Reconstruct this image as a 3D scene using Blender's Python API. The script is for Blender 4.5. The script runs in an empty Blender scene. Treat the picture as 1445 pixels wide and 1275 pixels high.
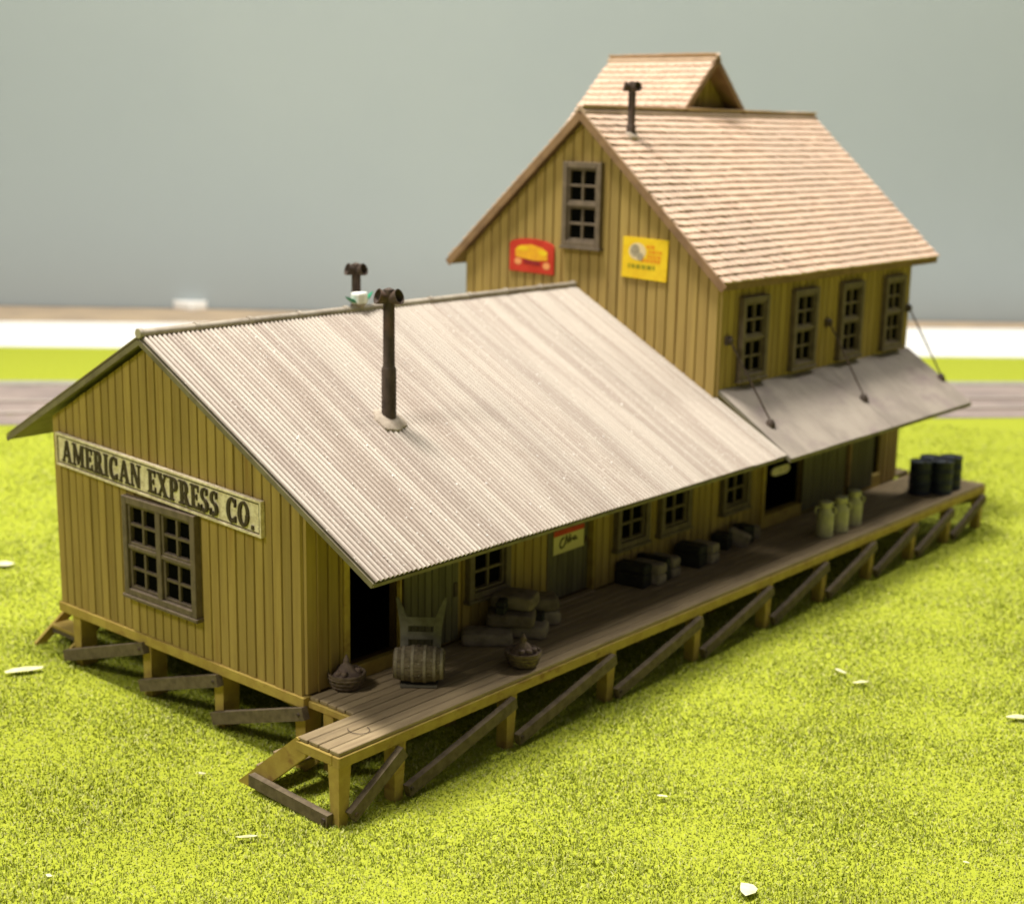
import bpy, math, random
import numpy as np
from mathutils import Vector, Matrix
random.seed(7); rng = np.random.default_rng(7)
sc = bpy.context.scene
COL = sc.collection
G = 1.033                      # deck level above the lawn; builders below work with deck level = 0

# ------------------------------------------------------------------ camera
cd = bpy.data.cameras.new('camera'); cam = bpy.data.objects.new('camera', cd); COL.objects.link(cam)
AZ, TILT, ROLL = 0.7071, 1.3480, 0.0189
cam.matrix_world = Matrix.Translation((14.4924, -12.6149, 7.8506 + G)) @ (
    Matrix.Rotation(AZ, 4, 'Z') @ Matrix.Rotation(TILT, 4, 'X') @ Matrix.Rotation(ROLL, 4, 'Z'))
cd.sensor_fit = 'HORIZONTAL'; cd.sensor_width = 36.0; cd.lens = 2048.5 / 1445 * 36
cd.clip_start = 0.5; cd.clip_end = 600
cd.dof.use_dof = True; cd.dof.focus_distance = 17.6; cd.dof.aperture_fstop = 0.44
sc.camera = cam

# ------------------------------------------------------------------ light
w = bpy.data.worlds.new('World'); sc.world = w; w.use_nodes = True
bg = w.node_tree.nodes['Background']; bg.inputs[0].default_value = (1.0, 0.97, 0.93, 1); bg.inputs[1].default_value = 0.135
def area(name, loc, size, energy, aim, col=(1, .95, .87)):
    l = bpy.data.lights.new(name, 'AREA'); l.shape = 'RECTANGLE'; l.size, l.size_y = size; l.energy = energy; l.color = col
    o = bpy.data.objects.new(name, l); COL.objects.link(o); o.location = loc
    o.rotation_euler = (Vector(aim) - Vector(loc)).to_track_quat('-Z', 'Y').to_euler()
area('ceiling_and_fill_lamp', (-13, -1.5, 60), (9, 13), 63000, (0, 5, 0))
area('ceiling_and_fill_lamp', (-58, 36, 58), (16, 20), 64000, (-34, 36, 0))
area('ceiling_and_fill_lamp', (-6, -46, 54), (12, 12), 19000, (0, 4, 0))  # added fill from the front to brighten the gable, no fixture known there
area('ceiling_and_fill_lamp', (6, 52, 60), (12, 12), 27000, (1, 18, 0))  # added fill beyond the far end to light the platform end
sc.view_settings.view_transform = 'Standard'; sc.view_settings.look = 'None'
sc.view_settings.exposure = 0.0; sc.view_settings.gamma = 1.0
sc.cycles.use_denoising = True
sc.cycles.max_bounces = 8

# ------------------------------------------------------------------ materials
def lin(r, g, b):
    f = lambda c: (c/255/12.92) if c/255 <= .04045 else ((c/255+.055)/1.055)**2.4
    return (f(r), f(g), f(b), 1)
def col4(c): return (c[0], c[1], c[2], 1)
def mat(name, a, b=None, scale=(3, 3, 3), rough=.75, spec=.25, detail=5, lo=.35, hi=.68, rand=.10, bump=.0, bscale=40,
        speck=None, speck_scale=60, speck_cut=.72, metallic=0, c=None, cscale=(.6, .6, .6), clo=.5, chi=.7, valley=0):
    m = bpy.data.materials.new(name); m.use_nodes = True; nt = m.node_tree; N = nt.nodes; L = nt.links
    p = N['Principled BSDF']; p.inputs['Roughness'].default_value = rough; p.inputs['Metallic'].default_value = metallic
    p.inputs['Specular IOR Level'].default_value = spec
    geo = N.new('ShaderNodeNewGeometry')
    def noise(sc3, det=5, s=1.0):
        mp = N.new('ShaderNodeMapping'); mp.inputs['Scale'].default_value = sc3; L.new(geo.outputs['Position'], mp.inputs[0])
        n = N.new('ShaderNodeTexNoise'); n.inputs['Scale'].default_value = s; n.inputs['Detail'].default_value = det
        n.inputs['Roughness'].default_value = .62
        L.new(mp.outputs[0], n.inputs['Vector']); return n.outputs['Fac']
    def ramp(fac, l, h):
        r = N.new('ShaderNodeMapRange'); r.inputs['From Min'].default_value = l; r.inputs['From Max'].default_value = h
        r.interpolation_type = 'SMOOTHSTEP'; L.new(fac, r.inputs['Value']); return r.outputs[0]
    def mix(fac, x, y, mode='MIX'):
        k = N.new('ShaderNodeMix'); k.data_type = 'RGBA'; k.blend_type = mode
        if isinstance(fac, float): k.inputs[0].default_value = fac
        else: L.new(fac, k.inputs[0])
        for i, v in ((6, x), (7, y)):
            if isinstance(v, tuple): k.inputs[i].default_value = col4(v)
            else: L.new(v, k.inputs[i])
        return k.outputs[2]
    out = a
    if b is not None: out = mix(ramp(noise(scale, detail), lo, hi), a, b)
    if c is not None: out = mix(ramp(noise(cscale, 4), clo, chi), out, c)
    if valley:                                   # shading of the corrugation valleys, painted in as brown bands
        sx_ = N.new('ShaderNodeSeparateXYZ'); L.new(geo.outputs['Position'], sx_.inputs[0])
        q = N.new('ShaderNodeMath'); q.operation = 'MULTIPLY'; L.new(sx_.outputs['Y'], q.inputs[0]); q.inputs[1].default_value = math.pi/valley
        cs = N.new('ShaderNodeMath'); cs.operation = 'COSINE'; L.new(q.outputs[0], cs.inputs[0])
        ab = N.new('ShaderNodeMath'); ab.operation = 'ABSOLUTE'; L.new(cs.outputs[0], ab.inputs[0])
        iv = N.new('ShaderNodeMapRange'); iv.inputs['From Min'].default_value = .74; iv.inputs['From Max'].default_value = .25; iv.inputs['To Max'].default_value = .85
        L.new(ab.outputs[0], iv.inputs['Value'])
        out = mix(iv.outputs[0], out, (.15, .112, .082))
    if speck is not None: out = mix(ramp(noise((speck_scale,)*3, 2), speck_cut, speck_cut+.05), out, speck)
    if rand:
        oi = N.new('ShaderNodeObjectInfo'); r = N.new('ShaderNodeMapRange')
        r.inputs['To Min'].default_value = 1-rand; r.inputs['To Max'].default_value = 1+rand; L.new(oi.outputs['Random'], r.inputs['Value'])
        h = N.new('ShaderNodeHueSaturation'); L.new(r.outputs[0], h.inputs['Value'])
        if isinstance(out, tuple): h.inputs['Color'].default_value = col4(out)
        else: L.new(out, h.inputs['Color'])
        out = h.outputs[0]
    if isinstance(out, tuple): p.inputs['Base Color'].default_value = col4(out)
    else: L.new(out, p.inputs['Base Color'])
    if bump:
        bn = N.new('ShaderNodeBump'); bn.inputs['Strength'].default_value = bump; bn.inputs['Distance'].default_value = .02
        L.new(noise((bscale,)*3, 4), bn.inputs['Height']); L.new(bn.outputs[0], p.inputs['Normal'])
    return m
M = {}
M['board'] = mat('mustard_board', (.37, .262, .080), (.31, .214, .066), scale=(9, 9, .55), rand=.13, bump=.12, bscale=55,
                 c=(.27, .160, .042), cscale=(5, 5, .35), clo=.57, chi=.78)
M['core_pale'] = mat('pale_groove_wash', (.20, .145, .045), (.16, .11, .036), rand=0)
M['core'] = mat('groove_wash', (.11, .066, .020), (.075, .045, .016), rand=0)
M['beam'] = mat('mustard_beam', (.43, .315, .075), (.35, .24, .058), scale=(4, 4, 4), rand=.08, bump=.15, bscale=45,
                c=(.25, .14, .045), cscale=(2, 2, 3), clo=.56, chi=.74)
M['brace'] = mat('brown_brace', (.158, .122, .074), (.095, .072, .044), scale=(7, 7, 7), rand=.12, bump=.3, bscale=60)
M['plank'] = mat('weathered_plank', (.315, .24, .135), (.24, .178, .10), scale=(12, 1.2, 8), rand=.10, bump=.25, bscale=70, rough=.85,
                 c=(.195, .145, .085), cscale=(1.5, .9, 1.5), clo=.52, chi=.75, speck=(.4, .33, .24), speck_scale=55, speck_cut=.68)
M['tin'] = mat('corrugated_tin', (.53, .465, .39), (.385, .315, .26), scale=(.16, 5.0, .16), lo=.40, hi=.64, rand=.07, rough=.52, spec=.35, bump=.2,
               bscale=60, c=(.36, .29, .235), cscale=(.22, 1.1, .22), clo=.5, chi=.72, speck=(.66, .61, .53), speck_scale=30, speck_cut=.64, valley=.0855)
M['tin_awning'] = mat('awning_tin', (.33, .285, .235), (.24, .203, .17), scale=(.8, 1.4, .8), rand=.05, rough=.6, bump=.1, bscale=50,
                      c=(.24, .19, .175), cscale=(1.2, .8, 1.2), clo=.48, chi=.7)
M['roof_edge'] = mat('olive_roof_edge', (.22, .19, .12), (.15, .125, .08), scale=(3, 3, 3), rand=.05)
M['soffit'] = mat('roof_underside', (.21, .19, .13), (.16, .14, .09), rand=0)
M['shingle'] = mat('tan_shingle', (.63, .455, .335), (.53, .375, .275), scale=(2.4, 2.4, 2.4), rand=.09, rough=.8, bump=.2, bscale=30,
                   c=(.54, .40, .30), cscale=(.5, .4, .5), clo=.42, chi=.62)
M['rake'] = mat('brown_rake_board', (.27, .165, .085), (.2, .12, .065), rand=.05)
M['ridge_tan'] = mat('tan_ridge', (.46, .335, .225), (.38, .27, .18), rand=0)
M['ridge'] = mat('ridge_metal', (.40, .35, .28), (.26, .215, .165), scale=(4, 3, 4), rand=.1, rough=.5)
M['frame'] = mat('window_brown', (.165, .125, .085), (.115, .088, .060), scale=(8, 8, 5), rand=.06, bump=.15, bscale=60)
M['glass'] = mat('dark_glass', (.004, .004, .003), rand=0, rough=.3, spec=.0)
M['door'] = mat('grey_green_door', (.14, .125, .075), (.10, .085, .052), scale=(9, 9, .7), rand=.12, bump=.15, bscale=50)
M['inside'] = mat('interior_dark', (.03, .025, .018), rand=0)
M['iron'] = mat('rusty_iron', (.085, .060, .045), (.050, .036, .028), scale=(9, 9, 6), rand=.05, rough=.65, bump=.2, bscale=50,
                c=(.12, .07, .05), cscale=(4, 4, 2), clo=.5, chi=.7)
M['putty'] = mat('dust_putty', (.44, .375, .30), (.33, .27, .215), scale=(9, 9, 9), rand=0, bump=.4, bscale=40, rough=.9)
M['cream'] = mat('aged_cream', (.84, .74, .54), (.64, .54, .36), scale=(11, 11, 11), lo=.38, hi=.62, rand=0, rough=.6, bump=.15, bscale=30,
                 speck=(.33, .24, .12), speck_scale=26, speck_cut=.66)
M['ink'] = mat('dark_letter', (.045, .034, .018), (.075, .055, .028), scale=(15, 15, 15), rand=0)
M['ink_red'] = mat('red_print', (.55, .045, .028), (.47, .035, .02), rand=0, rough=.5)
M['ink_yellow'] = mat('yellow_print', (.85, .60, .025), (.78, .5, .02), scale=(6, 6, 6), rand=0, rough=.5)
M['ink_gold'] = mat('gold_print', (.80, .42, .02), (.72, .33, .03), scale=(12, 12, 12), rand=0, rough=.5)
M['ink_orange'] = mat('orange_print', (.74, .25, .015), (.8, .36, .02), scale=(14, 14, 14), rand=0, rough=.5)
M['ink_maroon'] = mat('maroon_print', (.27, .02, .025), rand=0, rough=.5)
M['ink_peach'] = mat('peach_print', (.78, .33, .12), rand=0, rough=.5)
M['ink_olive'] = mat('olive_print', (.26, .24, .015), (.4, .34, .02), scale=(14, 14, 14), rand=0, rough=.5)
M['ink_grey'] = mat('grey_print', (.42, .36, .25), (.25, .22, .14), scale=(12, 12, 12), rand=0, rough=.5)
M['ink_pale'] = mat('pale_print', (.72, .58, .34), rand=0, rough=.5)
M['poster'] = mat('poster_cream', (.66, .58, .27), rand=0, rough=.6)
M['sack'] = mat('grey_sack', (.21, .168, .118), (.135, .106, .074), scale=(6, 6, 6), rand=.14, bump=.35, bscale=26, rough=.9)
M['sack_pale'] = mat('pale_sack', (.33, .275, .20), (.215, .178, .13), scale=(6, 6, 6), rand=.1, bump=.35, bscale=26, rough=.9)
M['black'] = mat('black_case', (.022, .022, .020), (.035, .033, .028), scale=(7, 7, 7), rand=.1, rough=.6)
M['drum'] = mat('navy_drum', (.018, .021, .042), (.028, .033, .060), scale=(5, 5, 5), rand=.1, rough=.5)
M['can'] = mat('pale_can', (.50, .47, .31), (.38, .36, .22), scale=(5, 5, 5), rand=.06, rough=.5)
M['barrel'] = mat('barrel_wood', (.165, .13, .078), (.085, .066, .04), scale=(16, 16, 16), rand=.0, bump=.5, bscale=45, rough=.85,
                  speck=(.4, .35, .24), speck_scale=30, speck_cut=.66)
M['hoop'] = mat('barrel_hoop', (.26, .22, .15), (.17, .14, .09), scale=(14, 14, 14), rand=0, rough=.6)
M['truck'] = mat('truck_paint', (.16, .145, .10), (.11, .10, .068), scale=(9, 9, 9), rand=0, rough=.6, bump=.15, bscale=50)
M['basket'] = mat('basket_brown', (.165, .12, .078), (.09, .065, .043), scale=(13, 13, 13), rand=.08, bump=.6, bscale=42, rough=.9)
M['fruit'] = mat('basket_heap', (.19, .135, .10), (.12, .085, .065), scale=(10, 10, 10), rand=.08, bump=.4, bscale=40)
M['paper'] = mat('paper_scrap', (.76, .73, .48), (.62, .60, .30), scale=(5, 5, 5), rand=.06, rough=.9)
M['leaf_green'] = mat('green_foil', (.02, .22, .11), (.03, .3, .17), rand=0, rough=.4)
M['white'] = mat('white_paint', (.88, .87, .84), (.83, .82, .78), rand=0, rough=.7)
M['trim'] = mat('tan_trim', (.48, .37, .25), (.40, .31, .22), scale=(.5, .5, .5), rand=0, rough=.7)
M['backdrop'] = mat('backdrop_grey', (.35, .39, .395), (.335, .375, .385), scale=(.06, .06, .06), rand=0, rough=.95, spec=.05)
M['roadbed'] = mat('ballast', (.34, .275, .245), (.25, .205, .19), scale=(.5, .5, .5), rand=0, bump=.5, bscale=5, rough=.95)
M['rail'] = mat('rail_steel', (.42, .36, .32), rand=0, rough=.5)
M['concrete'] = mat('road_edge', (.36, .34, .28), (.3, .29, .24), rand=0, rough=.9)
# lawn: colour from noise; the fibres use their own random attribute
def lawn_mat(name, fibre):
    m = bpy.data.materials.new(name); m.use_nodes = True; nt = m.node_tree; N = nt.nodes; L = nt.links
    p = N['Principled BSDF']; p.inputs['Roughness'].default_value = .8; p.inputs['Specular IOR Level'].default_value = .12
    geo = N.new('ShaderNodeNewGeometry'); n = N.new('ShaderNodeTexNoise'); n.inputs['Scale'].default_value = 9.5 if fibre else 7
    n.inputs['Detail'].default_value = 3 if fibre else 6; L.new(geo.outputs['Position'], n.inputs['Vector'])
    mr = N.new('ShaderNodeMapRange'); mr.inputs['From Min'].default_value = .34; mr.inputs['From Max'].default_value = .68; L.new(n.outputs['Fac'], mr.inputs['Value'])
    k = N.new('ShaderNodeMix'); k.data_type = 'RGBA'; L.new(mr.outputs[0], k.inputs[0])
    k.inputs[6].default_value = (.295, .355, .036, 1) if fibre else (.34, .39, .030, 1)
    k.inputs[7].default_value = (.43, .47, .070, 1) if fibre else (.41, .45, .040, 1)
    out = k.outputs[2]
    if fibre:
        at = N.new('ShaderNodeAttribute'); at.attribute_name = 'rnd'
        k2 = N.new('ShaderNodeMix'); k2.data_type = 'RGBA'
        r2 = N.new('ShaderNodeMapRange'); r2.inputs['From Min'].default_value = .55; r2.inputs['From Max'].default_value = 1; r2.inputs['To Max'].default_value = .75
        L.new(at.outputs['Fac'], r2.inputs['Value']); L.new(r2.outputs[0], k2.inputs[0]); L.new(out, k2.inputs[6]); k2.inputs[7].default_value = (.66, .64, .28, 1)
        out = k2.outputs[2]
    else:
        bn = N.new('ShaderNodeBump'); bn.inputs['Strength'].default_value = .6; bn.inputs['Distance'].default_value = .06
        n3 = N.new('ShaderNodeTexNoise'); n3.inputs['Scale'].default_value = 14; n3.inputs['Detail'].default_value = 4; L.new(geo.outputs['Position'], n3.inputs['Vector'])
        L.new(n3.outputs['Fac'], bn.inputs['Height']); L.new(bn.outputs[0], p.inputs['Normal'])
    L.new(out, p.inputs['Base Color'])
    return m
M['lawn'] = lawn_mat('lawn_mat', False); M['fibre'] = lawn_mat('lawn_fibre', True)

# ------------------------------------------------------------------ mesh helpers
WORLD = {}
def thing(name, label, cat, loc, group=None):
    o = bpy.data.objects.new(name, None); COL.objects.link(o); o.empty_display_size = .2
    o.location = (loc[0], loc[1], loc[2] + G); o['label'] = label; o['category'] = cat
    if group: o['group'] = group
    WORLD[o] = Vector(o.location); return o
def tag(o, label, cat, group=None):
    o['label'] = label; o['category'] = cat
    if group: o['group'] = group
    return o
CACHE = {}
class MB:
    def __init__(s, mtx=None): s.v = []; s.f = []; s.m = mtx
    def add(s, vs, fs):
        n = len(s.v)
        s.v += [tuple(s.m @ Vector(p)) if s.m is not None else tuple(p) for p in vs]
        s.f += [tuple(i + n for i in f) for f in fs]; return s
    def box(s, x0, x1, y0, y1, z0, z1):
        return s.add([(x, y, z) for z in (z0, z1) for x, y in ((x0, y0), (x1, y0), (x1, y1), (x0, y1))],
                     [(3, 2, 1, 0), (4, 5, 6, 7), (0, 1, 5, 4), (1, 2, 6, 5), (2, 3, 7, 6), (3, 0, 4, 7)])
    def bbox(s, x0, x1, y0, y1, z0, z1, b=.012):      # box with chamfered edges (24 corners)
        bm_v = []; idx = {}
        X = (x0, x1); Y = (y0, y1); Z = (z0, z1); fs = []
        sgn = (1, -1)
        for i in (0, 1):
            for j in (0, 1):
                for k in (0, 1):
                    for ax in range(3):
                        p = [X[i] + sgn[i]*b, Y[j] + sgn[j]*b, Z[k] + sgn[k]*b]
                        p[ax] = (X[i], Y[j], Z[k])[ax]
                        idx[(i, j, k, ax)] = len(bm_v); bm_v.append(tuple(p))
        for ax in range(3):
            o1, o2 = [a for a in range(3) if a != ax]
            for s_ in (0, 1):
                q = []
                for a, c in ((0, 0), (1, 0), (1, 1), (0, 1)):
                    t = [0, 0, 0]; t[ax] = s_; t[o1] = a; t[o2] = c; q.append(idx[(t[0], t[1], t[2], ax)])
                fs.append(tuple(q))
        for ax in range(3):                            # edges parallel to ax
            o1, o2 = [a for a in range(3) if a != ax]
            for a in (0, 1):
                for c in (0, 1):
                    t0 = [0, 0, 0]; t0[o1] = a; t0[o2] = c; t1 = list(t0); t1[ax] = 1
                    fs.append((idx[(*t0, o1)], idx[(*t1, o1)], idx[(*t1, o2)], idx[(*t0, o2)]))
        for i in (0, 1):
            for j in (0, 1):
                for k in (0, 1): fs.append((idx[(i, j, k, 0)], idx[(i, j, k, 1)], idx[(i, j, k, 2)]))
        return s.add(bm_v, fs)
    def prism(s, pts, d):                              # polygon pts (3D, planar) extruded by vector d
        n = len(pts); d = Vector(d)
        return s.add([tuple(p) for p in pts] + [tuple(Vector(p) + d) for p in pts],
                     [tuple(range(n))[::-1], tuple(range(n, 2*n))] + [(i, (i+1) % n, n+(i+1) % n, n+i) for i in range(n)])
    def tube(s, p, q, r0, r1=None, n=12, cap=True):
        p, q = Vector(p), Vector(q); r1 = r0 if r1 is None else r1
        a = (q-p).normalized(); u = a.orthogonal().normalized(); v = a.cross(u)
        vs = [tuple(c + r*(math.cos(t)*u + math.sin(t)*v)) for c, r in ((p, r0), (q, r1)) for t in [2*math.pi*i/n for i in range(n)]]
        fs = [(i, (i+1) % n, n+(i+1) % n, n+i) for i in range(n)]
        if cap: fs += [tuple(range(n))[::-1], tuple(range(n, 2*n))]
        return s.add(vs, fs)
    def bar(s, p, q, wd, th, up=(0, 0, 1), b=0.0):     # rectangular bar p->q, width wd along side, th along up
        p, q = Vector(p), Vector(q); a = (q-p).normalized(); sd = a.cross(Vector(up)).normalized(); u = sd.cross(a)
        vs = [tuple(c + sd*(i*wd/2) + u*(j*th/2)) for c in (p, q) for i, j in ((-1, -1), (1, -1), (1, 1), (-1, 1))]
        return s.add(vs, [(3, 2, 1, 0), (4, 5, 6, 7), (0, 1, 5, 4), (1, 2, 6, 5), (2, 3, 7, 6), (3, 0, 4, 7)])
    def lathe(s, prof, c=(0, 0, 0), n=24, axis=(0, 0, 1), wob=None):
        a = Vector(axis).normalized(); u = a.orthogonal().normalized(); v = a.cross(u); c = Vector(c)
        vs = []; fs = []; m = len(prof)
        for r, h in prof:
            for i in range(n):
                t = 2*math.pi*i/n; rr = r*(wob(t, h) if wob else 1)
                vs.append(tuple(c + a*h + rr*(math.cos(t)*u + math.sin(t)*v)))
        for k in range(m-1):
            for i in range(n): fs.append((k*n+i, k*n+(i+1) % n, (k+1)*n+(i+1) % n, (k+1)*n+i))
        fs.append(tuple(range(n))[::-1]); fs.append(tuple(range((m-1)*n, m*n)))
        return s.add(vs, fs)
    def pillow(s, c, L, W, H, rz=0, e=.22, n=20, m=10, seed=0, tilt=0):
        r = random.Random(seed); f = lambda x, k: math.copysign(abs(x)**k, x)
        rot = Matrix.Rotation(rz, 3, 'Z') @ Matrix.Rotation(tilt, 3, 'Y'); vs = []; fs = []
        ph = [r.uniform(0, 6) for _ in range(3)]
        for j in range(m+1):
            la = -math.pi/2 + math.pi*j/m
            for i in range(n):
                lo = 2*math.pi*i/n
                x = f(math.cos(la), .22)*f(math.cos(lo), e)*L/2; y = f(math.cos(la), .22)*f(math.sin(lo), e)*W/2; z = f(math.sin(la), .42)*H/2
                d = 1 + .05*math.sin(7*x/L*2+ph[0]) * math.cos(5*y/W*2+ph[1]) + r.uniform(-.012, .012)
                vs.append(tuple(Vector(c) + Vector((0, 0, H/2)) + rot @ Vector((x, y, z*d))))
        for j in range(m):
            for i in range(n): fs.append((j*n+i, j*n+(i+1) % n, (j+1)*n+(i+1) % n, (j+1)*n+i))
        return s.add(vs, fs)
    def build(s, name, m, parent=None, smooth=False, key=None, kind=None):
        v = np.array(s.v, dtype=float); lo, hi = v.min(0), v.max(0)
        org = Vector(((lo[0]+hi[0])/2, (lo[1]+hi[1])/2, lo[2]))
        if key is not None and key in CACHE: me = CACHE[key]
        else:
            me = bpy.data.meshes.new(name); me.from_pydata((v - np.array(org)).tolist(), [], s.f)
            me.materials.append(M[m]); me.validate()
            if smooth: me.polygons.foreach_set('use_smooth', [True]*len(me.polygons))
            if key is not None: CACHE[key] = me
        o = bpy.data.objects.new(name, me); COL.objects.link(o)
        wl = org + Vector((0, 0, G)); WORLD[o] = wl
        if parent is not None: o.parent = parent; o.location = wl - WORLD[parent]
        else: o.location = wl
        if kind: o['kind'] = kind
        return o
def smooth_by_angle(o, deg=40):
    o.data.polygons.foreach_set('use_smooth', [True]*len(o.data.polygons))
    try: o.data.set_sharp_from_angle(angle=math.radians(deg))
    except Exception: pass
def structure(o): o['kind'] = 'structure'; return o

# ------------------------------------------------------------------ setting
def sheet(name, corners, z, m):
    return structure(MB().add([(x, y, z-G) for x, y in corners], [(0, 1, 2, 3)]).build(name, m))
sheet('ground', [(-160, -90), (120, -90), (120, 150), (-160, 150)], 0.0, 'lawn')
def far_line(L_, R_, a=-1.2, b=2.2): # extend the line through two ground points
    L_, R_ = Vector(L_), Vector(R_); return [tuple(L_ + (R_-L_)*a), tuple(L_ + (R_-L_)*b)]
def strip(name, n, f, z, m):
    p, q = far_line(*n); r, s_ = far_line(*f); return sheet(name, [p, q, s_, r], z, m)
strip('road', ((-23.4, 9.61), (-3.38, 31.8)), ((-29.02, 12.99), (-5.81, 37.54)), .02, 'roadbed')
def strip_solid(name, n, f, z0, z1, m):
    p, q = far_line(*n); r, s_ = far_line(*f)
    return structure(MB().prism([(x, y, z0-G) for x, y in (p, q, s_, r)], (0, 0, z1-z0)).build(name, m))
for t in (.22, .52):                                         # the rails along the roadbed
    n0, n1 = (Vector((-23.4, 9.61)), Vector((-3.38, 31.8))); f0, f1 = (Vector((-29.02, 12.99)), Vector((-5.81, 37.54)))
    a0, a1 = n0.lerp(f0, t), n1.lerp(f1, t); b0, b1 = n0.lerp(f0, t+.035), n1.lerp(f1, t+.035)
    tag(strip_solid('rail', (a0, a1), (b0, b1), .021, .10, 'rail'), 'steel rail lying along the grey roadbed', 'rail', 'rails of the track')
strip_solid('path', ((-29.02, 12.99), (-5.81, 37.54)), ((-29.7, 13.4), (-6.1, 38.2)), -.2, .06, 'concrete')
strip_solid('pavement', ((-36.5, 17.5), (-8.53, 44.0)), ((-42.75, 21.25), (-12.04, 52.34)), -.2, .05, 'white')
strip_solid('ledge', ((-42.75, 21.25), (-12.04, 52.34)), ((-46.9, 23.7), (-12.75, 54.0)), -.2, .12, 'trim')
p, q = far_line((-47.0, 23.8), (-12.8, 54.1))
structure(MB().prism([(p[0], p[1], -2), (q[0], q[1], -2), (q[0], q[1], 58), (p[0], p[1], 58)], (-.5, .6, 0)).build('wall', 'backdrop'))
tag(MB().bbox(-41.7, -40.4, 28.5, 29.5, .12-G, .50-G, .04).build('white_block', 'white'), 'small white block on the tan ledge below the grey wall', 'block')

# ------------------------------------------------------------------ lawn fibres
def fibres(ln, wd, amax):
    # lawn fibres around the model, thinning out with distance
    c = np.array([14.49, -12.61]); va = math.atan2(.7414, -.6336); xs = []; ws = []
    for r0 in np.arange(8, 46, .5):
        dens = np.interp(r0, [8, 15, 24, 34, 46], [1600, 1500, 850, 260, 60]); n = int(amax*((r0+.5)**2-r0*r0)*dens)
        a = va + rng.uniform(-amax, amax, n); r = np.sqrt(rng.uniform(r0*r0, (r0+.5)**2, n))
        xs.append(np.stack([c[0] + r*np.cos(a), c[1] + r*np.sin(a)], 1)); ws.append(np.full(n, np.interp(r0, [8, 16, 30, 46], [.9, 1, 1.7, 2.4])))
    xy = np.concatenate(xs); x, y = xy[:, 0], xy[:, 1]; wd = wd*np.concatenate(ws); n = len(x)
    g = (np.sin(x*1.7+y*.9)+np.sin(y*2.3-x*1.1))*.12
    az = rng.uniform(0, 2*np.pi, n); le = rng.uniform(.15, 1.05, n); L_ = ln*rng.uniform(.6, 1.25, n)*(1+g); wv = wd*rng.uniform(.7, 1.3, n)
    dx, dy = np.cos(az), np.sin(az)
    b = np.stack([x, y, np.full(n, -.02)], 1); side = np.stack([-dy, dx, np.zeros(n)], 1)*wv[:, None]/2
    mid = b + np.stack([dx*np.sin(le*.5)*L_*.55, dy*np.sin(le*.5)*L_*.55, np.cos(le*.5)*L_*.55], 1)
    tip = mid + np.stack([dx*np.sin(le*1.25)*L_*.45, dy*np.sin(le*1.25)*L_*.45, np.cos(le*1.25)*L_*.45], 1)
    V = np.stack([b-side, b+side, mid+side*.9, mid-side*.9, tip+side*.35, tip-side*.35], 1).reshape(-1, 3)
    base = np.arange(n)[:, None]*6
    Fq = np.concatenate([base+np.array([0, 1, 2, 3]), base+np.array([3, 2, 4, 5])], 1).reshape(-1, 4)
    return V, Fq, np.repeat(rng.uniform(0, 1, n), 6)
def fibre_object(sets):
    V = []; F = []; R = []; k = 0
    for v, f, r in sets: V.append(v); F.append(f+k); R.append(r); k += len(v)
    V = np.concatenate(V); F = np.concatenate(F); R = np.concatenate(R)
    me = bpy.data.meshes.new('grass'); me.vertices.add(len(V)); me.vertices.foreach_set('co', V.astype(np.float32).ravel())
    me.loops.add(F.size); me.loops.foreach_set('vertex_index', F.astype(np.int32).ravel())
    me.polygons.add(len(F)); me.polygons.foreach_set('loop_start', np.arange(0, F.size, 4, dtype=np.int32)); me.polygons.foreach_set('loop_total', np.full(len(F), 4, dtype=np.int32))
    at = me.attributes.new('rnd', 'FLOAT', 'POINT'); at.data.foreach_set('value', R.astype(np.float32))
    me.update(); me.materials.append(M['fibre'])
    o = bpy.data.objects.new('grass', me); COL.objects.link(o)
    o['kind'] = 'stuff'; o['label'] = 'short bright green fibres of the grass mat'; o['category'] = 'grass'
fibre_object([fibres(.060, .018, .60)])

# ------------------------------------------------------------------ building parts
XR, ZR, MR = -3.3967, 4.6812, .5382            # low roof ridge and pitch
XL, XE, YO = -7.2066, 1.5167, -.133
LT = 10.176                                    # front wall of the tall house
XT, ZT, MT = -3.2577, 8.1165, .8931
TXL, TXE, TY0, TY1 = -6.7217, .1841, 10.007, 18.95
L2 = 17.97
low_z = lambda x: ZR - MR*abs(x-XR)
tall_z = lambda x: ZT - MT*abs(x-XT)

def board_x(x0, x1, y, ztop, z0, parent, pitch=.2, th=.045, facing=-1, m='board', holes=()):
    """vertical boards on a wall in the x direction (normal along y)"""
    n = round((x1-x0)/pitch); wv = (x1-x0)/n
    for i in range(n):
        a, b = x0+i*wv+.006, x0+(i+1)*wv-.006; c = .012
        za, zb = ztop(a), ztop(b); zm = None
        top = [(a, za), (b, zb)]
        r = a+0; d = th + random.uniform(-.006, .006)
        pr = [(a, 0), (a+c, d), (b-c, d), (b, 0)]
        vs = []
        for px, py in pr: vs.append((px, y+facing*py, z0 + random.uniform(-.006, .006)))
        for px, py in pr: vs.append((px, y+facing*py, ztop(px)))
        MB().add(vs, [(0, 1, 2, 3), (7, 6, 5, 4), (0, 4, 5, 1), (1, 5, 6, 2), (2, 6, 7, 3), (3, 7, 4, 0)]).build('board', m, parent)
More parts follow.
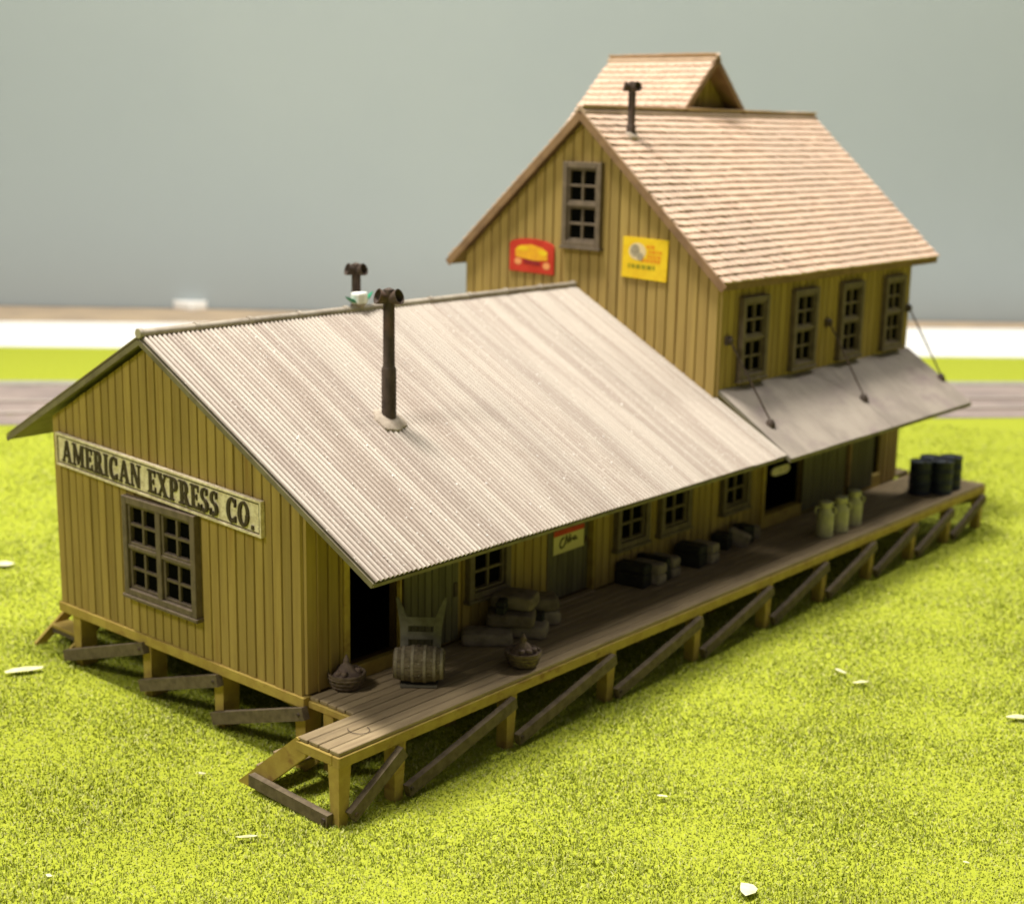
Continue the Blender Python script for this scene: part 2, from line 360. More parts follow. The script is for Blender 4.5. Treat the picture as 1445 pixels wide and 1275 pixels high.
def board_y(y0, y1, x, ztop, z0, parent, pitch=.2, th=.045, facing=1, m='board', holes=()):
    """vertical boards on a wall in the y direction; holes = (ya, yb, za, zb)"""
    n = round((y1-y0)/pitch); wv = (y1-y0)/n
    for i in range(n):
        a, b = y0+i*wv+.006, y0+(i+1)*wv-.006; c = .012; d = th + random.uniform(-.006, .006)
        spans = [(a, b, z0, ztop)]
        for ya, yb, za, zb in holes:
            new = []
            for s0, s1, l, h in spans:
                if s1 <= ya+.01 or s0 >= yb-.01: new.append((s0, s1, l, h)); continue
                if s0 < ya-.03: new.append((s0, ya, l, h)) 
                if s1 > yb+.03: new.append((yb, s1, l, h))
                p0, p1 = max(s0, ya), min(s1, yb)
                if za - l > .03: new.append((p0, p1, l, za))
                if h - zb > .03: new.append((p0, p1, zb, h))
            spans = new
        for s0, s1, l, h in spans:
            cc = min(c, (s1-s0)*.3); pr = [(s0, 0), (s0+cc, d), (s1-cc, d), (s1, 0)]
            vs = [(x+facing*py, px, l) for px, py in pr] + [(x+facing*py, px, h) for px, py in pr]
            MB().add(vs, [(0, 1, 2, 3), (7, 6, 5, 4), (0, 4, 5, 1), (1, 5, 6, 2), (2, 6, 7, 3), (3, 7, 4, 0)]).build(
                'board', m, parent, key=('by', round(s1-s0, 3), round(h-l, 3), facing, m, round(d, 3)))
def wall_y(name, y0, y1, x0, x1, z0, z1, holes, parent, m='core'):
    mb = MB(); cuts = sorted(holes); y = y0
    for ya, yb, za, zb in cuts:
        mb.box(x0, x1, y, ya, z0, z1)
        if za > z0: mb.box(x0, x1, ya, yb, z0, za)
        if zb < z1: mb.box(x0, x1, ya, yb, zb, z1)
        y = yb
    mb.box(x0, x1, y, y1, z0, z1); return mb.build(name, m, parent)

def window(parent, place, wd, ht, cols, rows, label=None, double=False):
    """place(u, v, d) -> point; u across, v up, d out of the wall surface. Frame with sash bars and a pane for each light."""
    def bx(mb, u0, u1, v0, v1, d0, d1, c=.008):
        # chamfered bar in the window's own frame
        pts = [(u0, v0, d0), (u1, v0, d0), (u1, v1, d0), (u0, v1, d0), (u0, v0, d1-c), (u1, v0, d1-c), (u1, v1, d1-c), (u0, v1, d1-c),
               (u0+c, v0+c, d1), (u1-c, v0+c, d1), (u1-c, v1-c, d1), (u0+c, v1-c, d1)]
        mb.add([place(*p) for p in pts], [(3, 2, 1, 0), (0, 1, 5, 4), (1, 2, 6, 5), (2, 3, 7, 6), (3, 0, 4, 7), (4, 5, 9, 8), (5, 6, 10, 9), (6, 7, 11, 10), (7, 4, 8, 11), (8, 9, 10, 11)])
    fw = .115; fr = MB()
    bx(fr, 0, fw, 0, ht, .0, .115); bx(fr, wd-fw, wd, 0, ht, .0, .115)
    bx(fr, fw, wd-fw, ht-fw, ht, .0, .112); bx(fr, fw, wd-fw, 0, fw*.9, .0, .112)
    fo = fr.build('window', 'frame', parent)
    if label: fo['label'] = label
    si = MB(); bx(si, -.03, wd+.03, -.055, -.001, .0, .135); si.build('sill', 'frame', fo)
    groups = 2 if double else 1; mull = .12
    gw = (wd-2*fw-(groups-1)*mull)/groups
    for g in range(groups):
        u0 = fw + g*(gw+mull); u1 = u0+gw
        if g:
            mu = MB(); bx(mu, u0-mull+.002, u0-.002, fw*.9, ht-fw, .0, .108); mu.build('mullion', 'frame', fo)
        v0, v1 = fw*.9, ht-fw; vm = v0+(v1-v0)*.5
        for half, (a, b) in enumerate(((v0, vm-.03), (vm+.03, v1))):
            dd = .062 if half == 0 else .078
            sash = MB(); st = .045
            bx(sash, u0+.001, u0+st, a, b, .0, dd); bx(sash, u1-st, u1-.001, a, b, .0, dd)
            bx(sash, u0+st, u1-st, a, a+st, .0, dd-.002); bx(sash, u0+st, u1-st, b-st, b, .0, dd-.002)
            cw = (u1-u0-2*st)/cols; rh = (b-a-2*st)/(rows//2); mt = .048
            for c in range(1, cols): bx(sash, u0+st+c*cw-mt/2, u0+st+c*cw+mt/2, a+st, b-st, .0, dd-.008)
            for r in range(1, rows//2): bx(sash, u0+st, u1-st, a+st+r*rh-mt/2, a+st+r*rh+mt/2, .0, dd-.011)
            sash.build('sash', 'frame', fo)
            for c in range(cols):
                for r in range(rows//2):
                    pu, pv = u0+st+c*cw, a+st+r*rh; pm = MB()
                    pm.add([place(*q) for q in ((pu+.01, pv+.01, .004), (pu+cw-.01, pv+.01, .004), (pu+cw-.01, pv+rh-.01, .004), (pu+.01, pv+rh-.01, .004),
                                                (pu+.01, pv+.01, .012), (pu+cw-.01, pv+.01, .012), (pu+cw-.01, pv+rh-.01, .012), (pu+.01, pv+rh-.01, .012))],
                           [(3, 2, 1, 0), (4, 5, 6, 7), (0, 1, 5, 4), (1, 2, 6, 5), (2, 3, 7, 6), (3, 0, 4, 7)])
                    pm.build('pane', 'glass', fo)
        mr = MB(); bx(mr, u0, u1, vm-.032, vm+.032, .0, .098); mr.build('meeting_rail', 'frame', fo)
    return fo

def corr_sheet(x0, z0, x1, z1, y0, y1, parent, m, pitch=.0855, amp=.023, lift=.03, seg=8, name='roof_sheet'):
    n = max(1, round((y1-y0)/pitch)); k = n*seg; d = Vector((x1-x0, 0, z1-z0)); nrm = Vector((-d.z, 0, d.x)).normalized()
    if nrm.z < 0: nrm = -nrm
    vs = []; rows = 3
    top = random.uniform(-.004, .004); j0 = random.uniform(0, .012)
    for side in (0, 1):
        for r in range(rows):
            t = r/(rows-1); t = t + (j0/d.length if r == rows-1 else 0)
            for i in range(k+1):
                y = y0+(y1-y0)*i/k; a = amp*(abs(math.cos(math.pi*(y/pitch)))**.8)*2 - amp
                p = Vector((x0, y, z0)) + d*t + nrm*(lift + a + top - side*.010)
                vs.append(tuple(p))
    fs = []; W_ = k+1
    for r in range(rows-1):
        for i in range(k):
            fs.append((r*W_+i, r*W_+i+1, (r+1)*W_+i+1, (r+1)*W_+i)); o = rows*W_
            fs.append((o+(r+1)*W_+i, o+(r+1)*W_+i+1, o+r*W_+i+1, o+r*W_+i))
    for i in range(k):
        o = rows*W_; e = (rows-1)*W_
        fs.append((e+i, e+i+1, o+e+i+1, o+e+i))
    o = MB().add(vs, fs).build(name, m, parent)
    return o

def stovepipe(base, top, r, parent, azc, split=.42, flange=.27):
    b = Vector(base); t = Vector(top); h = t.z-b.z
    so = MB().lathe([(r*1.22, -.1), (r*1.22, h*split), (r*1.14, h*split+.02), (r*.98, h*split+.05), (r*.95, h)], c=b, n=20).build('stovepipe', 'iron', parent)
    smooth_by_angle(so)
    if flange:
        mb = MB().lathe([(flange, -.03), (flange*.96, .05), (flange*.75, .085), (r*1.3, .10)], c=(0, 0, 0), n=28,
                        wob=lambda a, hh: 1+.08*math.sin(3*a)+.05*math.sin(7*a+1))
        nrm = Vector((flange_tilt[0], 0, 1)).normalized(); q = Vector((0, 0, 1)).rotation_difference(nrm)
        mb.v = [tuple(b + q @ Vector(v)) for v in mb.v]
        f = mb.build('collar', 'putty', so); smooth_by_angle(f)
    # two hooded outlets at the top
    for s_ in (-1, 1):
        a = azc + s_*math.radians(62); d = Vector((math.cos(a), math.sin(a), 0)); d2 = (d + Vector((0, 0, .34))).normalized()
        c0 = t - Vector((0, 0, r*.9)); mb = MB(); n = 18
        prof = [(r*.55, -.02), (r*.95, r*.8), (r*1.22, r*1.7), (r*1.30, r*2.15), (r*1.14, r*2.15), (r*1.0, r*1.6), (r*.5, r*.8)]
        mb.lathe(prof, c=c0, n=n, axis=d2); o = mb.build('hood', 'iron', so); smooth_by_angle(o, 50)
    o = MB().lathe([(r*1.0, -.9*r), (r*1.1, 0), (r*.9, r*.8), (r*.3, r*1.05)], c=t, n=18).build('cap', 'iron', so); smooth_by_angle(o)
    return so
AZV = math.atan2(-.74, .63)

# ================================================================== low freight house
FH = thing('freight_house', 'low mustard board freight house with corrugated tin roof on short posts', 'building', (-3, 5, -G))
H1 = [(.78, 1.76, .22, 2.12), (5.24, 6.52, .04, 2.12)]
fw = MB().prism([(-6+.005, .0, 0), (-.12, .0, 0), (-.12, .0, low_z(-.12)-.2), (XR, .0, ZR-.2), (-6+.005, .0, low_z(-6)-.2)], (0, .1, 0)).build('front_wall', 'core', FH)
board_x(-6, 0.0, .0, lambda x: low_z(x)-.17, .0, fw)
MB().bbox(-6.03, .05, -.075, .09, -.165, -.004, .01).build('sill_beam', 'beam', FH)
sw = wall_y('side_wall', .105, LT-.02, -.12, -.01, -.16, 2.62, H1, FH)
board_y(.0, LT-.03, -.01, 2.62, .02, sw, pitch=.212, holes=[(a-.06 if i == 0 else a, b+.05, -1 if i else .0, d) for i, (a, b, c, d) in enumerate(H1)])
for y in (.215, .43, .645): MB().box(.03, .062, y-.016, y+.016, .02, 2.58).build('batten', 'board', sw, key=('bat',))
lw = MB().box(-5.99, -5.9, .105, LT-.02, -.16, 3.0).build('side_wall', 'core', FH)
board_y(.0, LT-.03, -5.99, 2.99, .0, lw, pitch=.25, facing=-1)
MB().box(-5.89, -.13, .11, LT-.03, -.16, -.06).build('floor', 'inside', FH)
MB().box(.036, .085, .68, .78, .02, 2.2).build('door_jamb', 'beam', FH); MB().box(.036, .10, 1.762, 1.80, .02, 2.2).build('door_jamb', 'beam', FH)
MB().bbox(-.12, .10, .781, 1.761, .0, .215, .01).build('door_sill', 'beam', FH)
# sliding door beside the open doorway
def plank_door(name, y0, y1, x0, z0, z1, parent, n, th=.05, label=None):
    d = MB().box(x0, x0+th*.5, y0, y1, z0, z1).build(name, 'core', parent)
    if label: d['label'] = label
    wv = (y1-y0)/n
    for i in range(n): MB().bbox(x0+th*.5, x0+th+random.uniform(-.004, .004), y0+i*wv+.006, y0+(i+1)*wv-.006, z0+.004, z1-.004, .007).build('door_board', 'door', d)
    return d
d1 = plank_door('sliding_door', 1.84, 3.02, .062, .07, 2.2, FH, 8, label='grey green sliding door of narrow boards')
MB().box(.115, .14, 2.9, 2.97, .78, 1.0).build('handle', 'iron', d1)
MB().box(.05, .11, .7, 3.05, 2.21, 2.27).build('door_track', 'iron', FH)
d2 = plank_door('door', 5.36, 6.46, -.10, .05, 2.1, FH, 8, label='dark recessed plank door with a notice on it')
MB().box(-.046, -.02, 6.34, 6.40, .9, 1.0).build('handle', 'iron', d2)
MB().box(-.12, .05, 5.245, 5.275, .04, 2.12).build('door_jamb', 'frame', FH); MB().box(-.12, .06, 6.47, 6.515, .04, 2.12).build('door_jamb', 'beam', FH)
MB().bbox(-.12, .10, 5.24, 6.52, -.02, .035, .008).build('door_sill', 'plank', FH)
window(FH, lambda u, v, d: (-4.01+u, -.045-d, .622+v), 1.80, 1.573, 2, 4, 'double brown window with sixteen dark panes in the gable', True)
for y in (3.24, 7.05, 8.37):
    window(FH, lambda u, v, d, y=y: (.035+d, y+u, .62+v), .97, 1.57, 2, 4)
# roof: slab, sheets, edges, ridge
def roof_slab(x0, x1, y0, y1, zf, th, name, parent, m='soffit'):
    return MB().prism([(x0, y0, zf(x0)-.012), (x1, y0, zf(x1)-.012), (x1, y0, zf(x1)-th), (x0, y0, zf(x0)-th)], (0, y1-y0, 0)).build(name, m, parent)
rf_r = roof_slab(XR, XE, YO, LT+.02, low_z, .07, 'roof', FH)
rf_l = roof_slab(XL, XR-.002, YO, LT+.02, low_z, .07, 'roof', FH)
SW_ = .0855*9
y = YO-.01
while y < LT-.05:
    e = min(y+SW_, LT)
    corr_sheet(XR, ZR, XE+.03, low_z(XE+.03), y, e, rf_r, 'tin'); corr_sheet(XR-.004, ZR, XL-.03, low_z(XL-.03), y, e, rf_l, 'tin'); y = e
MB().bar((XR, YO-.016, ZR-.065), (XE, YO-.016, low_z(XE)-.055), .025, .08, up=(MR, 0, 1)).build('rake_board', 'roof_edge', rf_r)
MB().bar((XR, YO-.017, ZR-.065), (XL, YO-.017, low_z(XL)-.055), .025, .08, up=(-MR, 0, 1)).build('rake_board', 'roof_edge', rf_l)
MB().box(XE-.005, XE+.02, YO-.02, LT, low_z(XE)-.075, low_z(XE)-.03).build('eave_board', 'roof_edge', rf_r)
MB().box(XL-.02, XL+.005, YO-.02, LT, low_z(XL)-.075, low_z(XL)-.03).build('eave_board', 'roof_edge', rf_l)
y = YO-.03; k = 0
while y < LT-.1:
    e = min(y+1.02, LT-.005)
    o = MB().lathe([(.062, 0), (.062, e-y-.0), (.05, e-y+.001)], c=(XR, y, ZR+.058), n=12, axis=(0, 1, 0)).build('ridge_cap', 'ridge', rf_r); smooth_by_angle(o)
    o = MB().lathe([(.074, 0), (.078, .02), (.078, .07), (.06, .09)], c=(XR, y+.001, ZR+.060), n=12, axis=(0, 1, 0)).build('ridge_joint', 'ridge', rf_r); smooth_by_angle(o)
    y = e
flange_tilt = (MR, 0)
stovepipe((-.95, 2.57, low_z(-.95)+.03), (-.95, 2.57, 5.33), .092, FH, AZV)
flange_tilt = (-MR, 0)
stovepipe((-4.4, 5.15, low_z(-4.4)+.03), (-4.4, 5.15, 5.30), .085, FH, AZV, flange=.24)
# posts and braces under the gable
for i, x in enumerate((-5.72, -3.80, -2.02, -.20)):
    t = .02
    MB().prism([(x, -.02, -.168), (x+.225, -.02, -.168), (x+.205, -.02, -G), (x+.02, -.02, -G)], (0, .30, 0)).build('post', 'beam', FH, key=('fpost',))
for a, b in (((-5.86, -.90), (-3.63, -.20)), ((-3.76, -.85), (-1.80, -.235)), ((-1.95, -.87), (.10, -.205))):
    o = MB().bar((a[0], -.085, a[1]), (b[0], -.085, b[1]), .11, .185, up=(0, 0, 1)).build('brace', 'brace', FH)
    MB().tube((b[0]-.09, -.14, b[1]-.03), (b[0]-.09, -.16, b[1]-.03), .026, n=8).build('bolt', 'iron', o)
for y in (2.3, 4.7, 7.15, 9.4):
    for x in (-5.72, -3.0, -.3): MB().box(x, x+.22, y, y+.22, -G, -.165).build('post', 'beam', FH, key=('ipost',))
MB().bar((-1.78, .34, -.20), (-.12, .22, -.34), .1, .12).build('floor_joist', 'beam', FH)

# ------------------------------------------------------------------ name board with letters
TH = math.atan(.0426); CX0, CZ0 = -5.816, 2.896
def S(u, v, d): return (CX0 + u*math.cos(TH) + v*math.sin(TH)*.0, -.045-d, CZ0 - u*math.sin(TH) + v)
SWD, SHT = 5.08, .525
NB = thing('name_board', 'long cream name board with dark raised capital letters across the gable', 'sign', (-3.3, -.05, 2.2))
def sbox(mb, u0, u1, v0, v1, d0, d1):
    mb.add([S(u, v, d) for d in (d0, d1) for u, v in ((u0, v0), (u1, v0), (u1, v1), (u0, v1))], [(3, 2, 1, 0), (4, 5, 6, 7), (0, 1, 5, 4), (1, 2, 6, 5), (2, 3, 7, 6), (3, 0, 4, 7)])
mb = MB(); sbox(mb, 0, SWD, -SHT, 0, .004, .055); mb.build('panel', 'cream', NB)
for (a, b, c, d) in ((0, SWD, -.030, .0), (0, SWD, -SHT, -SHT+.030), (0, .03, -SHT+.030, -.030), (SWD-.03, SWD, -SHT+.030, -.030)):
    mb = MB(); sbox(mb, a, b, c, d, .055, .075); mb.build('moulding', 'cream', NB)
for (a, b, c, d) in ((.045, SWD-.045, -.058, -.044), (.045, SWD-.045, -SHT+.044, -SHT+.058), (.045, .059, -SHT+.058, -.058), (SWD-.06, SWD-.045, -SHT+.058, -.058)):
    mb = MB(); sbox(mb, a, b, c, d, .055, .060); mb.build('border_line', 'ink', NB)
def R(x0, y0, x1, y1): return [(x0, y0), (x1, y0), (x1, y1), (x0, y1)]
def ring(cx, cy, rx, ry, a0, a1, tx, ty, n=16):
    o = []
    for i in range(n):
        a, b = math.radians(a0+(a1-a0)*i/n), math.radians(a0+(a1-a0)*(i+1)/n)
        f = lambda t, p, q: (cx+p*math.cos(t), cy+q*math.sin(t))
        o.append([f(a, rx, ry), f(b, rx, ry), f(b, rx-tx, ry-ty), f(a, rx-tx, ry-ty)])
    return o
T, t_ = .22, .12
GL = {
 'A': (.84, [[(.04, 0), (.17, 0), (.47, 1), (.35, 1)], [(.35, 1), (.52, 1), (.82, 0), (.58, 0)], R(.2, .27, .66, .38), R(-.03, 0, .25, .08), R(.5, 0, .88, .08)]),
 'M': (1.04, [R(.09, 0, .21, 1), R(.76, 0, .98, 1), [(.09, 1), (.32, 1), (.60, .18), (.48, .05)], [(.48, .05), (.60, .18), (.86, 1), (.76, 1)], R(0, 0, .30, .08), R(0, .92, .28, 1), R(.68, 0, 1.05, .08), R(.76, .92, 1.05, 1)]),
 'E': (.66, [R(.08, 0, .30, 1), R(.08, .88, .62, 1), R(.08, 0, .64, .12), R(.3, .46, .5, .56), R(.54, .72, .62, 1), R(.56, 0, .65, .29), R(.44, .39, .51, .63), R(0, .93, .1, 1), R(0, 0, .1, .07)]),
 'R': (.78, [R(.08, 0, .30, 1), R(.3, .89, .45, 1), R(.3, .43, .45, .53)] + ring(.42, .715, .27, .285, -90, 90, T, .11) + [[(.36, .45), (.56, .45), (.80, 0), (.56, 0)], R(0, 0, .40, .08), R(0, .93, .1, 1), R(.52, 0, .84, .08)]),
 'I': (.38, [R(.08, 0, .30, 1), R(0, 0, .38, .08), R(0, .92, .38, 1)]),
 'C': (.74, ring(.39, .5, .37, .52, 48, 312, T, .12, 22) + [R(.60, .66, .70, .98), R(.60, .02, .70, .28)]),
 'N': (.86, [R(.09, 0, .20, 1), R(.66, 0, .77, 1), [(.05, 1), (.30, 1), (.77, 0), (.58, 0)], R(0, 0, .30, .08), R(.56, .92, .87, 1)]),
 'X': (.84, [[(.04, 1), (.29, 1), (.80, 0), (.55, 0)], [(.62, 1), (.75, 1), (.20, 0), (.07, 0)], R(-.02, 0, .30, .08), R(.45, 0, .86, .08), R(-.02, .92, .38, 1), R(.52, .92, .84, 1)]),
 'P': (.70, [R(.08, 0, .30, 1), R(.3, .89, .42, 1), R(.3, .41, .42, .51)] + ring(.40, .70, .29, .30, -90, 90, T, .11) + [R(0, 0, .40, .08), R(0, .93, .1, 1)]),
 'S': (.62, ring(.31, .74, .29, .28, 35, 262, .19, .11, 16) + ring(.31, .27, .30, .29, -145, 82, .19, .11, 16) + [R(.46, .72, .55, .99), R(.03, .0, .12, .28)]),
 'O': (.80, ring(.40, .5, .40, .52, 0, 360, T, .12, 26)),
 '.': (.24, [R(.03, -.02, .21, .15)]), ' ': (.40, [])}
TXT = 'AMERICAN EXPRESS CO.'; LH = .355; gap = .10
tot = sum(GL[c][0]+gap for c in TXT)-gap; sx = (SWD-.33)/tot; u = .175
for c in TXT:
    wd_, polys = GL[c]
    if polys:
        mb = MB()
        for k, pl in enumerate(polys):
            d = .073 + k*.0006
            pts = [S(u+px*sx, -SHT/2-LH/2+py*LH, .052) for px, py in pl]
            mb.prism(pts, (0, -(d-.052), 0))
        mb.build('letter', 'ink', NB)
    u += (wd_+gap)*sx

# ================================================================== tall house
TH_ = thing('tall_warehouse', 'tall mustard board warehouse with tan shingle roof joined to the low freight house', 'building', (-3.2, 14, -G))
XTW = -6.32
H2 = [(12.06, 13.52, .27, 2.12), (15.52, 17.06, .30, 2.12)]
tf = MB().prism([(XTW, LT, -G+.05), (-.12, LT, -G+.05), (-.12, LT, tall_z(-.12)-.25), (XT, LT, ZT-.25), (XTW, LT, tall_z(XTW)-.25)], (0, .1, 0)).build('front_wall', 'core_pale', TH_)
board_x(XTW, 0.0, LT, lambda x: tall_z(x)-.2, 2.2, tf, pitch=.235)
ts = wall_y('side_wall', LT+.105, L2, -.05, -.01, -.16, tall_z(0)-.2, H2, TH_, m='core_pale')
board_y(LT+.0, L2, -.01, tall_z(0)-.2, .02, ts, pitch=.235, holes=[(a-.02, b+.02, -1, d) for a, b, c, d in H2])
tb = MB().prism([(XTW, L2-.1, -.16), (-.12, L2-.1, -.16), (-.12, L2-.1, tall_z(-.12)-.25), (XT, L2-.1, ZT-.25), (XTW, L2-.1, tall_z(XTW)-.25)], (0, .1, 0)).build('rear_wall', 'core', TH_)
board_x(XTW, 0, L2, lambda x: tall_z(x)-.2, .0, tb, pitch=.3, facing=1)
tl = MB().box(XTW, XTW+.1, LT+.105, L2-.105, -.16, tall_z(XTW)-.2).build('side_wall', 'core', TH_)
board_y(LT, L2, XTW, tall_z(XTW)-.2, .0, tl, pitch=.3, facing=-1)
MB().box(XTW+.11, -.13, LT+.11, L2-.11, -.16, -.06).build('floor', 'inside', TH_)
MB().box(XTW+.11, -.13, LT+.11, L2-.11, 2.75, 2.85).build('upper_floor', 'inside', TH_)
window(TH_, lambda u, v, d: (-3.68+u, LT-.045-d, 5.50+v), .95, 1.63, 2, 4, 'brown window high in the gable')
for y in (10.78, 12.70, 14.64, 16.60):
    window(TH_, lambda u, v, d, y=y: (.035+d, y+u, 3.17+v), .95, 1.57, 2, 4)
window(TH_, lambda u, v, d: (.035+d, 10.43+u, .62+v), .97, 1.57, 2, 4)
MB().bbox(-.12, .10, 12.04, 13.54, .0, .265, .01).build('door_sill', 'beam', TH_)
MB().box(.036, .09, 11.94, 12.05, .02, 2.2).build('door_jamb', 'beam', TH_)
MB().bbox(-.12, .09, 15.5, 17.08, .0, .295, .01).build('door_sill', 'beam', TH_)
MB().box(.036, .17, 15.36, 15.47, .3, 2.2).build('door_jamb', 'rake', TH_)
plank_door('sliding_door', 13.5, 15.33, .065, .07, 2.2, TH_, 9)
plank_door('sliding_door', 15.50, 16.62, .070, .07, 2.2, TH_, 6)
MB().box(.05, .12, 12.0, 17.2, 2.21, 2.27).build('door_track', 'iron', TH_)
# main roof
tr = roof_slab(XT, TXE-.02, TY0, TY1, tall_z, .14, 'roof', TH_, 'rake'); tl_ = roof_slab(TXL+.02, XT-.002, TY0, TY1, tall_z, .14, 'roof', TH_, 'rake')
MB().bar((XT, TY0-.018, ZT-.09), (TXE, TY0-.018, tall_z(TXE)-.09), .03, .15, up=(MT, 0, 1)).build('rake_board', 'rake', tr)
MB().bar((XT, TY0-.019, ZT-.09), (TXL, TY0-.019, tall_z(TXL)-.09), .03, .15, up=(-MT, 0, 1)).build('rake_board', 'rake', tl_)
def wedge(wd, ln=.245, th=.034, sk=0.0):
    w2 = wd/2
    return [(-ln, -w2, 0), (-ln, w2, 0), (.01+sk, w2, 0), (-.01-sk, -w2, 0), (-ln, -w2, .006), (-ln, w2, .006), (.01+sk, w2*.93, th), (-.01-sk, -w2*.93, th), (-.02-sk, -w2, th*.5), (-.02+sk, w2, th*.5)]
WF = [(3, 2, 1, 0), (4, 7, 6, 5), (3, 8, 7, 6, 9, 2), (0, 4, 5, 1), (0, 3, 8, 7, 4), (1, 5, 6, 9, 2)]
def shingle_rows(p_top, down, along, length, run, expo=.180, wd=.185):
    """list of (origin, width, skew) for a slope: p_top start corner on the ridge, unit vectors down and along"""
    out = []; rows = int(run/expo)
    for r in range(rows+1):
        s_ = min(.10 + r*expo, run); off = (r % 2)*wd*.5 + random.uniform(0, .05); a = -off; wav = random.uniform(0, 6)
        while a < length:
            ww = wd*random.uniform(.75, 1.3); b = a+ww; a0, b0 = max(a, 0), min(b, length)
            if b0-a0 > .04:
                out.append((p_top + down*(s_ + .007*math.sin(a*2.1+wav) + random.uniform(-.007, .007)) + along*((a0+b0)/2), b0-a0-.006, random.uniform(-.006, .006), random.uniform(.046, .060)))
            a = b
    return out
def shingle_mesh(items, down, along, parent, name='shingles'):
    nrm = down.cross(along).normalized()
    if nrm.z < 0: nrm = -nrm
    mb = MB()
    for p, ww, sk, th in items:
        mb.add([tuple(p + down*x + along*y_ + nrm*(z+.004)) for x, y_, z in wedge(ww, th=th, sk=sk)], WF)
    o = mb.build(name, 'shingle', parent, kind='stuff'); return o
th_ang = math.atan(MT); dn = Vector((math.cos(th_ang), 0, -math.sin(th_ang)))
runR = (TXE-XT)/math.cos(th_ang); runL = (XT-TXL)/math.cos(th_ang)
items = shingle_rows(Vector((XT, TY0-.03, ZT)), dn, Vector((0, 1, 0)), TY1-TY0+.05, runR)
campos = Vector((14.49, -12.61, 7.85))
items.sort(key=lambda it: (it[0]-campos).length)
near, rest = items[:300], items[300:]
nr = Vector((math.sin(th_ang), 0, math.cos(th_ang)))
variants = []
for k in range(6):
    me = bpy.data.meshes.new('shingle'); me.from_pydata([(x, y_*1.0, z) for x, y_, z in wedge(.16, th=.046+.003*k, sk=random.uniform(-.006, .006))], [], WF); me.materials.append(M['shingle']); variants.append(me)
for i, (p, ww, sk, th) in enumerate(near):
    o = bpy.data.objects.new('shingle', variants[i % 6]); COL.objects.link(o); o.parent = tr
    o.location = p + nr*.004 + Vector((0, 0, G)) - WORLD[tr]; o.rotation_euler = (0, th_ang, 0); o.scale = (1, ww/.16, 1)
shingle_mesh(rest, dn, Vector((0, 1, 0)), tr)
dl = Vector((-math.cos(th_ang), 0, -math.sin(th_ang)))
shingle_mesh(shingle_rows(Vector((XT, TY0-.03, ZT)), dl, Vector((0, 1, 0)), TY1-TY0+.05, runL, wd=.24), dl, Vector((0, 1, 0)), tl_)
MB().prism([(XT-.13, TY0-.03, ZT-.07), (XT, TY0-.03, ZT+.035), (XT+.13, TY0-.03, ZT-.07), (XT+.13, TY0-.03, ZT-.03), (XT, TY0-.03, ZT+.085), (XT-.13, TY0-.03, ZT-.03)][::-1], (0, TY1-TY0+.05, 0)).build('ridge_board', 'ridge_tan', tr)
flange_tilt = (MT, 0)
stovepipe((-2.68, 10.87, tall_z(-2.68)+.02), (-2.68, 10.87, 8.60), .078, TH_, AZV-.35, split=.2, flange=.14)
# headhouse on the far slope: ridge across the building
CY, CZ, CM = 14.64, 9.28, .93; cx0, cx1 = -6.05, -3.22; run = 2.1
hw = MB().prism([(cx1-.42, CY-1.75, 7.0), (cx1-.42, CY+1.75, 7.0), (cx1-.42, CY+1.75, CZ-CM*1.75-.12), (cx1-.42, CY, CZ-.12), (cx1-.42, CY-1.75, CZ-CM*1.75-.12)], (cx0-cx1+.6, 0, 0)).build('headhouse', 'core', TH_)
for i in range(15):
    a = CY-1.75+i*.2333; b = a+.2333; zt = lambda yy: CZ-CM*abs(yy-CY)-.11
    MB().prism([(cx1-.418, a+.01, 7.1), (cx1-.418, b-.01, 7.1), (cx1-.418, b-.01, zt(b-.01)), (cx1-.418, a+.01, zt(a+.01))], (.04, 0, 0)).build('board', 'board', hw)
for sg in (-1, 1):
    c = MB().prism([(cx0, CY, CZ-.012), (cx0, CY+sg*run, CZ-CM*run-.012), (cx0, CY+sg*run, CZ-CM*run-.11), (cx0, CY, CZ-.11)], (cx1-cx0, 0, 0)).build('headhouse_roof', 'rake', TH_)
    ca = math.atan(CM); dd = Vector((0, sg*math.cos(ca), -math.sin(ca)))
    shingle_mesh(shingle_rows(Vector((cx0-.02, CY, CZ)), dd, Vector((1, 0, 0)), cx1-cx0+.04, run/math.cos(ca), wd=.2), dd, Vector((1, 0, 0)), c)
    MB().bar((cx1+.016, CY, CZ-.06), (cx1+.016, CY+sg*run, CZ-CM*run-.06), .03, .12, up=(0, -sg*CM*-1, 1)).build('rake_board', 'rake', c)
MB().prism([(cx0-.03, CY-.12, CZ-.06), (cx0-.03, CY, CZ+.04), (cx0-.03, CY+.12, CZ-.06), (cx0-.03, CY+.12, CZ-.02), (cx0-.03, CY, CZ+.085), (cx0-.03, CY-.12, CZ-.02)], (cx1-cx0+.06, 0, 0)).build('ridge_board', 'ridge_tan', TH_)
